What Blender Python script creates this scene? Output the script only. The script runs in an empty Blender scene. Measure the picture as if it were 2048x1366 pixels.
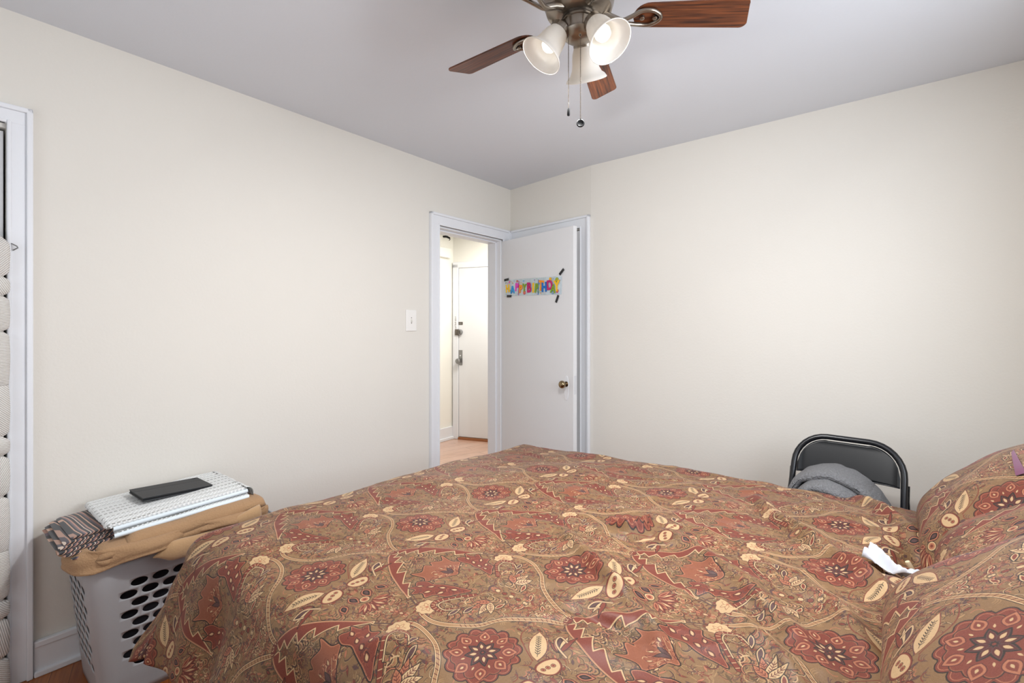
import bpy, bmesh, math, random
import numpy as np
from mathutils import Vector, Matrix

# ================================================================= camera, world, light, exposure
SC = bpy.context.scene
C = SC.collection
SC.view_settings.view_transform = 'Standard'
SC.view_settings.look = 'None'
SC.view_settings.gamma = 1.0
SC.view_settings.use_curve_mapping = False
SC.view_settings.exposure = -0.14
EYE = 1.31
FPX = 950.0
cam_d = bpy.data.cameras.new('camera')
cam_d.sensor_width = 36.0
cam_d.lens = 36.0 * FPX / 2048.0
cam_d.shift_y = -23.0 / 2048.0
cam_d.clip_start = 0.05
cam = bpy.data.objects.new('camera', cam_d)
cam.location = (0, 0, EYE)
cam.rotation_euler = (math.pi / 2, 0, 0)
C.objects.link(cam)
SC.camera = cam

world = bpy.data.worlds.new('world'); SC.world = world
world.use_nodes = True
world.node_tree.nodes['Background'].inputs[0].default_value = (0.80, 0.90, 1.0, 1)
world.node_tree.nodes['Background'].inputs[1].default_value = 1.0

# the room's own axes: U runs along the left wall towards the corner, V along the right wall away from it
U = Vector((.6331, .7740, 0)); V = Vector((.7822, -.6230, 0)); Z = Vector((0, 0, 1))
CORNER = Vector((-.013, 4.004, 0))
CEIL = 2.49
def R(sv, tu, z=0.0):            # room coordinates measured from the corner
    return CORNER + V * sv + U * tu + Z * z
BEND = Vector((.567, 3.407, 0))
S_BEND, T_BEND = .826, -.095
S_HEAD = 3.10
T_BACK = -3.80

def area(name, loc, target, sx, sy, power, col, spread=180):
    d = bpy.data.lights.new(name, 'AREA'); d.shape = 'RECTANGLE'; d.size = sx; d.size_y = sy
    d.energy = power; d.color = col; d.spread = math.radians(spread)
    o = bpy.data.objects.new(name, d); C.objects.link(o)
    o.location = loc
    o.rotation_euler = (Vector(target) - Vector(loc)).to_track_quat('-Z', 'Y').to_euler()
    return o
WIN_A = (.50, 1.90, .75, 2.15)     # back wall window: sv0, sv1, z0, z1
WIN_B = (-2.35, -1.05, 1.05, 2.15)  # head wall window: tu0, tu1, z0, z1
area('daylight_back', R((WIN_A[0]+WIN_A[1])/2, T_BACK-.10, (WIN_A[2]+WIN_A[3])/2), R(1.4, -1.0, 1.5), 1.4, 1.4, 6, (.93, .96, 1.0))
area('daylight_head', R(S_HEAD+.10, (WIN_B[0]+WIN_B[1])/2, (WIN_B[2]+WIN_B[3])/2), R(.6, -1.2, 1.6), 1.3, 1.1, 37, (.86, .92, 1.0))
area('hall_ceiling_light', R(-.55, .45, CEIL-.06), R(-.55, .45, 0), .35, .35, 32, (1.0, .97, .92))
BULB_POWER = 14.5
BULB_COL = (1.0, .995, .985)

# ================================================================= helpers
def srgb(c):
    c = [x / 255. for x in c]
    return tuple([(x / 12.92 if x <= .04045 else ((x + .055) / 1.055) ** 2.4) for x in c] + [1.0])

def mat(name, col, rough=.6, metal=0.0, spec=.5, bump=0.0, bscale=40, noise=0.0, nscale=6, sheen=0.0, emit=None, coat=0.0):
    m = bpy.data.materials.new(name); m.use_nodes = True
    nt = m.node_tree; b = nt.nodes['Principled BSDF']
    c = srgb(col) if max(col) > 1.01 else tuple(list(col) + [1.0])
    b.inputs['Base Color'].default_value = c
    b.inputs['Roughness'].default_value = rough
    b.inputs['Metallic'].default_value = metal
    b.inputs['Specular IOR Level'].default_value = spec
    b.inputs['Sheen Weight'].default_value = sheen
    b.inputs['Coat Weight'].default_value = coat
    tc = nt.nodes.new('ShaderNodeTexCoord')
    if noise:
        n = nt.nodes.new('ShaderNodeTexNoise'); n.inputs['Scale'].default_value = nscale; n.inputs['Detail'].default_value = 5
        nt.links.new(tc.outputs['Object'], n.inputs['Vector'])
        mx = nt.nodes.new('ShaderNodeMix'); mx.data_type = 'RGBA'
        mx.inputs[6].default_value = tuple([x * (1 - noise) for x in c[:3]] + [1]); mx.inputs[7].default_value = tuple([min(1, x * (1 + noise)) for x in c[:3]] + [1])
        nt.links.new(n.outputs['Fac'], mx.inputs[0]); nt.links.new(mx.outputs[2], b.inputs['Base Color'])
    if bump:
        n2 = nt.nodes.new('ShaderNodeTexNoise'); n2.inputs['Scale'].default_value = bscale; n2.inputs['Detail'].default_value = 4
        nt.links.new(tc.outputs['Object'], n2.inputs['Vector'])
        bp = nt.nodes.new('ShaderNodeBump'); bp.inputs['Strength'].default_value = bump; bp.inputs['Distance'].default_value = .01
        nt.links.new(n2.outputs['Fac'], bp.inputs['Height']); nt.links.new(bp.outputs['Normal'], b.inputs['Normal'])
    if emit:
        b.inputs['Emission Color'].default_value = tuple(list(emit[:3]) + [1]); b.inputs['Emission Strength'].default_value = emit[3]
    return m

class MB:
    """collects shapes and links them as ONE mesh object"""
    def __init__(s): s.v = []; s.f = []; s.m = []; s.uv = None
    def add(s, vs, fs, mi=0):
        k = len(s.v); s.v += [Vector(v) for v in vs]; s.f += [[i + k for i in f] for f in fs]; s.m += [mi] * len(fs)
    def box(s, o, X, Y, Zv, x0, x1, y0, y1, z0, z1, mi=0):
        o, X, Y, Zv = Vector(o), Vector(X), Vector(Y), Vector(Zv)
        P = [o + X * x + Y * y + Zv * z for x in (x0, x1) for y in (y0, y1) for z in (z0, z1)]
        s.add(P, [(0, 1, 3, 2), (4, 6, 7, 5), (0, 4, 5, 1), (2, 3, 7, 6), (0, 2, 6, 4), (1, 5, 7, 3)], mi)
    def tube(s, pts, r, n=12, mi=0, closed=False, caps=True):
        pts = [Vector(p) for p in pts]; N = len(pts); rs = r if isinstance(r, (list, tuple)) else [r] * N
        up = None; rings = []
        for i, p in enumerate(pts):
            a = pts[i - 1] if (i > 0 or closed) else pts[i]; b = pts[(i + 1) % N] if (i < N - 1 or closed) else pts[i]
            t = (b - a).normalized()
            if up is None: up = t.orthogonal().normalized()
            else:
                up = up - t * up.dot(t); up = up.normalized() if up.length > 1e-6 else t.orthogonal().normalized()
            w = t.cross(up)
            rings.append([p + (up * math.cos(q * 2 * math.pi / n) + w * math.sin(q * 2 * math.pi / n)) * rs[i] for q in range(n)])
        vs = [v for rg in rings for v in rg]; fs = []
        for i in range(N if closed else N - 1):
            j = (i + 1) % N
            for q in range(n): fs.append((i * n + q, i * n + (q + 1) % n, j * n + (q + 1) % n, j * n + q))
        if not closed and caps: fs.append(tuple(range(n))[::-1]); fs.append(tuple((N - 1) * n + q for q in range(n)))
        s.add(vs, fs, mi)
    def lathe(s, o, ax, prof, n=32, mi=0):      # prof: (radius, height along ax)
        o = Vector(o); ax = Vector(ax).normalized(); a = ax.orthogonal().normalized(); b = ax.cross(a); N = len(prof)
        vs = [o + ax * h + (a * math.cos(q * 2 * math.pi / n) + b * math.sin(q * 2 * math.pi / n)) * max(r, 1e-5) for r, h in prof for q in range(n)]
        s.add(vs, [(i * n + q, i * n + (q + 1) % n, (i + 1) * n + (q + 1) % n, (i + 1) * n + q) for i in range(N - 1) for q in range(n)], mi)
    def prism(s, o, X, Y, N_, poly, h0, h1, mi=0):   # polygon in the X,Y plane extruded along N_
        o, X, Y, N_ = Vector(o), Vector(X), Vector(Y), Vector(N_); n = len(poly)
        vs = [o + X * a + Y * b + N_ * h for h in (h0, h1) for a, b in poly]
        s.add(vs, [tuple(range(n))[::-1], tuple(range(n, 2 * n))] + [(i, (i + 1) % n, n + (i + 1) % n, n + i) for i in range(n)], mi)
    def grid(s, fn, nu, nv, closed_u=False, mi=0):
        vs = [fn(i, j) for i in range(nu) for j in range(nv)]
        fs = [(i * nv + j, ((i + 1) % nu) * nv + j, ((i + 1) % nu) * nv + j + 1, i * nv + j + 1) for i in range(nu if closed_u else nu - 1) for j in range(nv - 1)]
        s.add(vs, fs, mi)
    def build(s, name, m, parent=None, smooth=None, bevel=0, origin=None, merge=False):
        me = bpy.data.meshes.new(name)
        if parent is not None and origin is None: origin = parent.matrix_world.translation
        o0 = Vector(origin) if origin is not None else Vector((0, 0, 0))
        me.from_pydata([tuple(v - o0) for v in s.v], [], s.f)
        for mm in (m if isinstance(m, (list, tuple)) else [m]): me.materials.append(mm)
        me.polygons.foreach_set('material_index', s.m)
        bm = bmesh.new(); bm.from_mesh(me)
        if merge: bmesh.ops.remove_doubles(bm, verts=bm.verts, dist=1e-5)
        bmesh.ops.recalc_face_normals(bm, faces=bm.faces); bm.to_mesh(me); bm.free()
        if smooth is not None:
            me.shade_smooth() if hasattr(me, 'shade_smooth') else None
            if smooth < 180:
                bm = bmesh.new(); bm.from_mesh(me)
                for e in bm.edges:
                    if len(e.link_faces) == 2 and e.calc_face_angle(0) > math.radians(smooth): e.smooth = False
                bm.to_mesh(me); bm.free()
        o = bpy.data.objects.new(name, me); C.objects.link(o)
        if parent is not None: o.parent = parent
        elif origin is not None: o.location = o0
        if bevel:
            b = o.modifiers.new('bevel', 'BEVEL'); b.width = bevel; b.segments = 2; b.limit_method = 'ANGLE'; b.angle_limit = math.radians(40)
        return o

def tag(o, label=None, cat=None, group=None, kind=None):
    if label: o['label'] = label
    if cat: o['category'] = cat
    if group: o['group'] = group
    if kind: o['kind'] = kind
    return o
def thing(name, loc, label, cat, group=None, kind=None):
    o = bpy.data.objects.new(name, None); C.objects.link(o); o.location = loc; o.empty_display_size = .05
    bpy.context.view_layer.update()
    return tag(o, label, cat, group, kind)
def struct(o): o['kind'] = 'structure'; return o
rnd = random.Random(3)
def smoothstep(a, b, x):
    t = min(1, max(0, (x - a) / (b - a))); return t * t * (3 - 2 * t)
def vnoise(x, y, z=0.0):
    from mathutils import noise
    return noise.noise(Vector((x, y, z)))
def catmull(P, n=8, closed=False):
    P = [Vector(p) for p in P]; N = len(P); o = []
    for k in range(N if closed else N - 1):
        if closed: a, b, c, d = P[k - 1], P[k], P[(k + 1) % N], P[(k + 2) % N]
        else: a, b, c, d = P[max(k - 1, 0)], P[k], P[k + 1], P[min(k + 2, N - 1)]
        for q in range(n):
            t = q / n; o.append(.5 * (2 * b + (c - a) * t + (2 * a - 5 * b + 4 * c - d) * t * t + (3 * b - a - 3 * c + d) * t ** 3))
    if not closed: o.append(P[-1])
    return o
# ---------------------------------------------------------------- woven paisley repeat, drawn by arithmetic
TA, TB = 0.361, 0.536          # size of one repeat in metres (across, along)
DX = 0.00062
def make_pattern():
    nx, ny = int(round(TA/DX)), int(round(TB/DX))
    hx, hy = TA/nx, TB/ny
    G=(142,107,72); RED=(130,62,46); DRED=(92,42,36); SAL=(184,116,84); CRE=(212,176,130); DK=(48,36,30); MAU=(96,66,62); OLV=(104,80,54); GLD=(176,138,94); BRN=(150,88,62)
    img = np.empty((ny, nx, 3)); img[:] = G
    rs = np.random.RandomState(5)
    def region(x0,x1,y0,y1):
        i0,i1 = int(math.floor(x0/hx)),int(math.ceil(x1/hx)); j0,j1=int(math.floor(y0/hy)),int(math.ceil(y1/hy))
        i=np.arange(i0,i1+1); j=np.arange(j0,j1+1)
        return i%nx, j%ny, (i+.5)*hx, (j+.5)*hy
    def seg_d(P, x, y, closed):
        d2=np.full(x.shape,1e9); ins=np.zeros(x.shape,bool); n=len(P)
        for k in range(n if closed else n-1):
            ax,ay=P[k]; bx,by=P[(k+1)%n]; ex,ey=bx-ax,by-ay; L=ex*ex+ey*ey+1e-14
            t=np.clip(((x-ax)*ex+(y-ay)*ey)/L,0,1)
            d2=np.minimum(d2,(x-ax-t*ex)**2+(y-ay-t*ey)**2)
            if closed:
                c=((ay>y)!=(by>y))
                if ey!=0: ins^=c&(x<(bx-ax)*(y-ay)/ey+ax)
        d=np.sqrt(d2)
        return np.where(ins,-d,d) if closed else d
    def paint(P, layers, closed=True, mirror=True, rad=0.0):
        P=np.array(P,float)
        for m in ((1,-1) if mirror else (1,)):
            Q=P*np.array([m,1]); pad=.004+rad
            ii,jj,xs,ys=region(Q[:,0].min()-pad,Q[:,0].max()+pad,Q[:,1].min()-pad,Q[:,1].max()+pad)
            X,Y=np.meshgrid(xs,ys); d=seg_d(Q,X,Y,closed)
            sub=img[np.ix_(jj,ii)]
            for th,c in layers:
                w=np.clip((th-d)/hx+.5,0,1)[...,None]; sub=sub*(1-w)+np.array(c,float)*w
            img[np.ix_(jj,ii)]=sub
    def cr(P,n=6,closed=False):
        P=[np.array(p,float) for p in P]; o=[]; N=len(P)
        for k in range(N if closed else N-1):
            if closed: a,b,c,d=P[k-1],P[k],P[(k+1)%N],P[(k+2)%N]
            else: a,b,c,d=P[max(k-1,0)],P[k],P[k+1],P[min(k+2,N-1)]
            for q in range(n):
                t=q/n; o.append(.5*(2*b+(c-a)*t+(2*a-5*b+4*c-d)*t*t+(3*b-a-3*c+d)*t**3))
        if not closed: o.append(P[-1])
        return np.array(o)
    def T(P): return [(a*TA,b*TB) for a,b in P]
    def petal(x,y,ang,L,w,sharp=1.0,n=9):
        t=np.linspace(0,1,n); prof=np.sin(np.pi*t**.8)**sharp*w/2
        a=np.array([math.cos(ang),math.sin(ang)]); b=np.array([-a[1],a[0]])
        up=[np.array([x,y])+a*L*q+b*p for q,p in zip(t,prof)]; dn=[np.array([x,y])+a*L*q-b*p for q,p in zip(t,prof)]
        return up+dn[::-1][1:-1]
    def stroke(P,w,col,edge=None,mirror=True,smooth=True,n=6):
        Q=cr(P,n) if smooth else P
        L=[]
        if edge: L.append((w/2+.0011,edge))
        L.append((w/2,col)); paint(Q,L,False,mirror,rad=w)
    def curl(x,y,ang,s,col,w=.0012,mirror=True,bend=1):
        P=[(x+s*(t)*math.cos(ang+bend*t*1.6),y+s*t*math.sin(ang+bend*t*1.6)) for t in (0,.35,.7,1)]
        stroke(P,w,col,mirror=mirror,n=2)
    def leaf(x,y,ang,L,w,fill,edge,vein=None,mirror=True):
        paint(petal(x,y,ang,L,w),[(.0014,edge),(0,fill)],mirror=mirror)
        if vein:
            a=np.array([math.cos(ang),math.sin(ang)]); b=np.array([-a[1],a[0]])
            stroke([np.array([x,y])+a*L*.12,np.array([x,y])+a*L*.8],.0009,vein,mirror=mirror,smooth=False)
            k=max(3,int(L/.009))
            for q in range(k):
                p=np.array([x,y])+a*L*(.2+.6*q/k)
                for s in (1,-1): 
                    stroke([p+b*s*.0012,p+a*.004+b*s*min(.0048,w*.3)],.0014,vein,mirror=mirror,smooth=False)
    # fine feathery background sprays
    for k in range(900):
        al,be=rs.rand()*.5,rs.rand(); x,y=al*TA,be*TB
        if math.hypot(x,(y-.27*TB))<.085: continue
        a=1.2*math.sin(be*12.6+2)+1.1*math.cos(al*19)+rs.randn()*.35
        c=[RED,SAL,MAU,OLV,OLV,GLD,GLD,RED,MAU,SAL][rs.randint(10)]
        if k%4==0: paint(petal(x,y,a,.013+.008*rs.rand(),.005,n=6),[(.0007,OLV),(0,c)])
        elif k%4==1:
            for q in range(3): curl(x+q*.0028,y+q*.0032,a,.012+.008*rs.rand(),(DK if q==1 and k%3==0 else c),.0010,bend=1)
        elif k%4==2:
            L=.014+.012*rs.rand(); bd=rs.choice([-1,1]); curl(x,y,a,L,DK,.0022,bend=bd); curl(x+.0006,y+.0004,a,L,(CRE,SAL,GLD,RED)[rs.randint(4)],.0013,bend=bd)
        else: curl(x,y,a,.010+.012*rs.rand(),c,.0009+.0009*rs.rand(),bend=rs.choice([-1,1]))
    for (ca,cb,n0,r0,a0,a1,cols) in ((.26,.06,4,.012,-.4,1.6,(GLD,DK,SAL,OLV)),(.40,.10,4,.011,.2,2.4,(CRE,DK,GLD,MAU)),(.36,.60,5,.011,-1.2,1.0,(SAL,DK,GLD,RED,MAU)),(.20,.60,4,.012,.4,2.6,(GLD,MAU,SAL,DK)),(.46,.56,4,.012,1.2,3.3,(GLD,DK,CRE,OLV)),(.44,.64,4,.010,.6,2.6,(SAL,MAU,GLD,DK)),(.10,.04,4,.010,-.3,1.8,(GLD,RED,DK,SAL)),(.33,.52,4,.010,-.8,1.4,(CRE,DK,SAL,GLD)),(.05,.72,4,.010,.2,2.2,(SAL,DRED,GLD,DK)),(.30,.02,5,.010,.5,2.9,(CRE,DK,GLD,SAL,MAU))):
        for q in range(n0):
            c=np.array([ca*TA,cb*TB])+np.array([math.cos((a0+a1)/2),math.sin((a0+a1)/2)])*q*.0105
            for w_,r_ in ((0,r0),(1,r0*.72),(2,r0*.42)):
                stroke([c+np.array([math.cos(t),math.sin(t)])*r_ for t in np.linspace(a0-.5,a1+.5,6)],.0015,cols[(q+w_)%len(cols)],n=2)
    # ogee frame: serrated leaf from the side node down to the next node
    spine=cr(T([(.47,.43),(.40,.47),(.30,.56),(.20,.70),(.09,.86),(.01,.985)]),14)
    stroke(spine[::4]+np.array([.004,.004]),.0022,MAU,OLV,smooth=False); stroke(spine[::4]+np.array([.0095,.008]),.0014,MAU,smooth=False)
    nrm=[]
    for k in range(len(spine)):
        t=spine[min(k+1,len(spine)-1)]-spine[max(k-1,0)]; t=t/np.linalg.norm(t); nrm.append(np.array([t[1],-t[0]]))
    N=len(spine); edge=[]
    for k in range(2,int(N*.74)):
        q=(k-2)/(N*.74-2); base=.036*math.sin(math.pi*min(1,q*.88+.12))**.7
        saw=1-(q*5.2)%1.0; edge.append(spine[k]-nrm[k]*(-1)*0 + -nrm[k]*-(0) + nrm[k]*(-1)*-(base*(.40+.75*saw)))
    sgn=1.0
    c0=np.array([.5*TA*.5,.5*TB])
    inner=[spine[k] for k in range(2,int(N*.74))]
    poly=inner+edge[::-1]
    paint(poly,[(.0026,DK),(.0016,CRE),(-.0016,RED)])
    paint(inner[::3],[(.0008,SAL)],closed=False)
    for k in range(4,int(N*.66),3):
        stroke([spine[k]-nrm[k]*.006,spine[k]-nrm[k]*.015+np.array([.004,-.006])],.0012,SAL,smooth=False)
    # hooked stems from the top node out to the side node
    st=T([(.085,-.085),(.045,-.055),(.035,0),(.075,.085),(.17,.17),(.30,.235),(.42,.345),(.47,.43)])
    stroke(st,.0100,CRE,DK); stroke(st,.0052,RED); stroke(st,.0038,GLD)
    sp=cr(st,6)
    for k in range(20,len(sp)-2,1):
        t=sp[k+1]-sp[k]; t/=np.linalg.norm(t); b=np.array([-t[1],t[0]])
        stroke([sp[k]-b*.0028-t*.002,sp[k]+b*.0028+t*.002],.0013,DRED,smooth=False)
    # curled head
    hc=np.array([.112*TA,-.072*TB])
    P=[hc+np.array([math.cos(t),math.sin(t)])*(.0225*(1+.08*math.cos(9*t))) for t in np.linspace(0,2*math.pi,40)[:-1]]
    paint(P,[(.0026,DRED),(.0013,CRE)])
    for k in range(6):
        a=k*math.pi/3; paint(petal(hc[0],hc[1],a,.0155,.0075,n=5),[(.0007,RED),(0,CRE)])
    paint([hc+np.array([math.cos(t),math.sin(t)])*.0035 for t in np.linspace(0,6.28,8)[:-1]],[(0,SAL)])
    for k in range(9):
        t=1.9+k*.42; p=hc+np.array([math.cos(t),math.sin(t)])*.0255; paint(petal(p[0],p[1],t,.006,.004,n=5),[(0,RED)])
    # dark and cream leaves along the hooked stem (outer side)
    for (al,be,an,L,w) in ((.085,.045,.75,.034,.012),(.15,.085,.62,.038,.013),(.225,.130,.55,.034,.012),(.30,.165,.75,.032,.011),(.365,.225,.95,.030,.010),(.42,.30,1.15,.028,.010)):
        x,y=al*TA+.012,be*TB-.004
        paint(petal(x,y,an-.55,L,w),[(.0018,DK),(.0,CRE),(-.0021,MAU if L>.033 else RED)])
    for (al,be) in ((.03,.13),(.075,.165),(.125,.2),(.19,.245),(.26,.285),(.33,.345),(.38,.41)):
        x,y=al*TA,be*TB+.006; paint(petal(x+.004,y,1.9,.013,.005,n=5),[(.0009,DK),(0,RED)])
    # --- cell one: the big blossom
    fx,fy=0.0,.275*TB
    def lob(r,n,amp,ph=0,m=90): return [(fx+r*(1+amp*abs(math.cos(n*(t+ph)/2))**.6-amp)*math.cos(t),fy+r*(1+amp*abs(math.cos(n*(t+ph)/2))**.6-amp)*math.sin(t)) for t in np.linspace(0,2*math.pi,m+1)[:-1]]
    paint(lob(.074,14,.17),[(.0020,DK),(0,RED),(-.0030,SAL),(-.0042,RED)],mirror=False)
    paint(lob(.061,14,.14,ph=.22),[(.0009,DK),(-.0004,BRN),(-.0022,RED)],mirror=False)
    for k in range(8):
        a=k*math.pi/4+.2; x,y=fx+.036*math.cos(a),fy+.036*math.sin(a)
        paint(petal(x,y,a,.029,.021),[(.0012,DRED),(0,SAL),(-.0035,RED)],mirror=False)
        paint(petal(x+.009*math.cos(a),y+.009*math.sin(a),a,.0085,.0046,n=5),[(0,CRE)],mirror=False)
        b=a+math.pi/8; x,y=fx+.034*math.cos(b),fy+.034*math.sin(b)
        paint(petal(x,y,b,.009,.0038,n=5),[(0,CRE)],mirror=False)
    for k in range(8):
        a=k*math.pi/4; paint(petal(fx+.004*math.cos(a),fy+.004*math.sin(a),a,.029,.015),[(.0016,DK)],mirror=False)
    for k in range(8):
        a=k*math.pi/4; paint(petal(fx+.005*math.cos(a),fy+.005*math.sin(a),a,.026,.0115),[(.0006,MAU),(-.0004,DRED)],mirror=False)
        paint(petal(fx+.011*math.cos(a),fy+.011*math.sin(a),a,.014,.0062,n=6),[(0,CRE)],mirror=False)
    # fern leaves, berry pods, wings
    leaf(.105*TA,.455*TB,-.50,.088,.034,CRE,RED,DK)
    stroke(T([(.09,.445),(.20,.345),(.33,.325),(.36,.36)]),.0022,RED)
    stroke(T([(.10,.46),(.22,.455),(.33,.40),(.37,.36)]),.0016,MAU)
    pod=cr(T([(.035,.485),(.075,.47),(.135,.48),(.17,.505),(.14,.535),(.08,.54),(.04,.52)]),5,True)
    paint(pod,[(.0030,DRED),(.0018,RED),(-.0008,CRE)])
    for al,be in ((.065,.497),(.095,.503),(.125,.512)):
        paint([(al*TA+.0042*math.cos(t),be*TB+.0042*math.sin(t)) for t in np.linspace(0,6.28,9)[:-1]],[(.0008,DK),(0,SAL),(-.0015,RED)])
    for k in range(5):
        a=-.1+k*.22; paint(petal(.22*TA,.50*TB,-1.0+a*1.5,.030+.006*k,.010),[(.0013,DK),(0,(RED,SAL,MAU,CRE,RED)[k])])
    stroke(T([(.21,.53),(.26,.47),(.33,.46),(.30,.50)]),.0034,CRE,MAU)
    # eyed seeds and the red spray under the blossom
    for (al,be,an,L,w) in ((.055,.575,.9,.034,.021),(.125,.60,.35,.032,.018)):
        paint(petal(al*TA,be*TB,an+.8,L,w),[(.0020,DRED),(0,SAL),(-.0028,DK),(-.0062,MAU)])
    paint([(.011*math.cos(t),.635*TB+.011*math.sin(t)) for t in np.linspace(0,6.28,17)[:-1]],[(.0014,DK),(0,CRE),(-.003,SAL),(-.007,RED)],mirror=False)
    for k in range(9):
        a=.55+k*.26; paint(petal(.012*math.cos(a),.655*TB+.010*math.sin(a),a,.036+.008*(k%2),.0105),[(.0012,DRED),(0,(SAL,RED)[k%2]),(-.0026,(RED,CRE)[k%2])],mirror=True)
    for k in range(26):
        be=.70+.2*rs.rand(); al=rs.rand()*(.93-be)*.75; curl(al*TA,be*TB,1.57+rs.randn()*.7,.013,(SAL,RED,CRE,RED)[k%4],.0016)
    for k in range(7):
        be=.71+k*.028; paint(petal(0,be*TB,1.57,.012,.006,n=5),[(.0009,DRED),(0,CRE if k%2 else SAL)],mirror=False)
    # --- cell two: lily, plumes, striped arcs, leaf trios
    cx=.5*TA
    lily=cr([(cx+a*TA,b*TB) for a,b in ((-.15,.665),(-.10,.70),(-.03,.67),(0,.70),(.03,.67),(.10,.70),(.15,.665),(.14,.74),(.17,.775),(.12,.80),(.05,.835),(0,.86),(-.05,.835),(-.12,.80),(-.17,.775),(-.14,.74))],4,True)
    paint(lily,[(.0024,DK),(0,SAL),(-.0022,BRN)],mirror=False)
    for k in range(46):
        a=-math.pi/2+(rs.rand()-.5)*1.9; r=.012+.052*rs.rand(); x,y=cx+r*math.cos(a),.85*TB+r*math.sin(a)*.95
        curl(x,y,a+.9*rs.choice([-1,1]),.008+.006*rs.rand(),(RED,SAL,DRED,CRE,RED)[k%5],.0013,mirror=False,bend=rs.choice([-1,1]))
    for k in range(9):
        a=-math.pi/2+(k-4)*.27; paint(petal(cx+.045*math.cos(a),.85*TB+.043*math.sin(a),a,.012,.0045,n=5),[(.0009,DRED),(0,SAL if k%2 else CRE)],mirror=False)
    for k in range(11):
        a=-math.pi/2+(k-5)*.24; L=.06-.002*abs(k-5)
        stroke([(cx+.01*math.cos(a),.845*TB+.01*math.sin(a)),(cx+L*math.cos(a),.85*TB+L*math.sin(a)*.95)],.0009,(SAL,DRED,CRE)[k%3],mirror=False,smooth=False)
    leaf(cx,.83*TB,-math.pi/2+.35,.03,.010,MAU,DK,mirror=False); leaf(cx,.83*TB,-math.pi/2-.35,.03,.010,MAU,DK,mirror=False)
    for s in (1,-1):
        plume=cr([(cx+s*a*TA,b*TB) for a,b in ((.20,.74),(.25,.765),(.28,.745),(.29,.79),(.335,.80),(.30,.84),(.325,.875),(.27,.89),(.24,.94),(.18,.965),(.10,1.0),(.12,.94),(.15,.88),(.18,.83),(.17,.78))],4,True)
        paint(plume,[(.0024,DK),(0,SAL),(-.0018,RED)],mirror=False)
        for k in range(26):
            q=rs.rand(); a_=.12+.17*q+.05*rs.randn()*.6; b_=.98-.19*q+.015*rs.randn(); curl(cx+s*a_*TA,b_*TB,(-1.2 if s==1 else 4.34)+rs.randn()*.5,.010,(DRED,SAL,MAU,DRED,BRN)[k%5],.0013,mirror=False,bend=s)
        for (a,b,an) in ((.23,.80,-1.2),(.20,.85,-1.0),(.25,.86,-.6),(.175,.90,-1.1),(.21,.91,-.5),(.145,.95,-1.0)):
            an2=an if s==1 else math.pi-an
            paint(petal(cx+s*a*TA,b*TB,an2,.019,.009,n=6),[(.0010,DK),(0,RED),(-.0015,CRE)],mirror=False)
        arc=[(cx+s*a*TA,b*TB) for a,b in ((.12,1.03),(.20,.985),(.29,.94),(.355,.94),(.37,.985),(.33,1.02))]
        stroke(arc,.0105,RED,DK,mirror=False); 
        ap=cr(arc,6)
        for k in range(1,len(ap)-1,2):
            t=ap[k+1]-ap[k-1]; t/=np.linalg.norm(t); b=np.array([-t[1],t[0]])
            stroke([ap[k]-b*.0038,ap[k]+b*.0038],.0016,CRE,mirror=False,smooth=False)
        stroke([(x-s*.006,y+.010) for x,y in arc[1:]],.0028,CRE,DK,mirror=False)
        for q in range(4):
            c=np.array([cx+s*(.10+.045*q)*TA,(1.075-.012*q)*TB]); r=.016
            stroke([c+np.array([s*math.cos(t)*r,-math.sin(t)*r*.9]) for t in np.linspace(.1,2.6,6)],.0024,(GLD,SAL,CRE,MAU)[q],DK if q==1 else None,mirror=False,n=2)
        for an,L,f in ((-.35,.048,SAL),(.15,.050,CRE),(.70,.044,CRE),(-.9,.034,SAL)):
            a2=an if s==1 else math.pi-an
            leaf(cx+s*.13*TA,(1.115)*TB,a2,L,.017,f,DK,DRED,mirror=False)
    for k in range(5):
        paint([(cx+.0050*math.cos(t),(1.09+.035*k)*TB+.0060*math.sin(t)) for t in np.linspace(0,6.28,9)[:-1]],[(.0010,DK),(0,(CRE,RED)[k%2])],mirror=False)
    for k in range(40):
        be=1.18+.2*rs.rand(); al=(rs.rand()-.0)*(1.42-be)*.6; curl(cx-al*TA,be*TB,1.57+rs.randn()*.8,.011,(SAL,RED,CRE,RED,MAU)[k%5],.0016)
    for k in range(10):
        be=1.20+.15*rs.rand(); al=rs.rand()*.06; paint(petal(cx-al*TA,be*TB,rs.rand()*6,.009,.0042,n=5),[(.0008,DRED),(0,CRE if k%2 else SAL)])
    # side node
    for k in range(7):
        a=math.pi*.15+k*math.pi*.117; paint(petal(.49*TA+.004*math.cos(a),.44*TB+.004*math.sin(a),a+math.pi,.017,.006,n=6),[(.0008,DRED),(0,(RED,CRE)[k%2])])
    for k in range(3): img=img*np.array([1,1,1.])
    img8=np.clip(img*.84+rs.randn(ny,nx,1)*5,0,255)/255.
    return img8[::1]
# ================================================================= materials of the room
M_wall = mat('cream_wall_paint', (226, 222, 214), .75, spec=.25, bump=.06, bscale=90, noise=.012, nscale=2.5)
M_ceil = mat('white_ceiling_paint', (220, 223, 229), .8, spec=.2, bump=.04, bscale=60, noise=.01, nscale=2)
M_trim = mat('glossy_white_trim_paint', (232, 234, 238), .38, spec=.45, bump=.05, bscale=30)
M_door = mat('white_door_paint', (229, 230, 232), .42, spec=.4, bump=.03, bscale=12)
M_hall = mat('pale_cream_hall_paint', (240, 238, 230), .7, spec=.25)
M_dark = mat('closet_shade_colour', (60, 58, 56), .9)  # closet gloom behind the door gaps, put in as a dark surface colour

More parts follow.
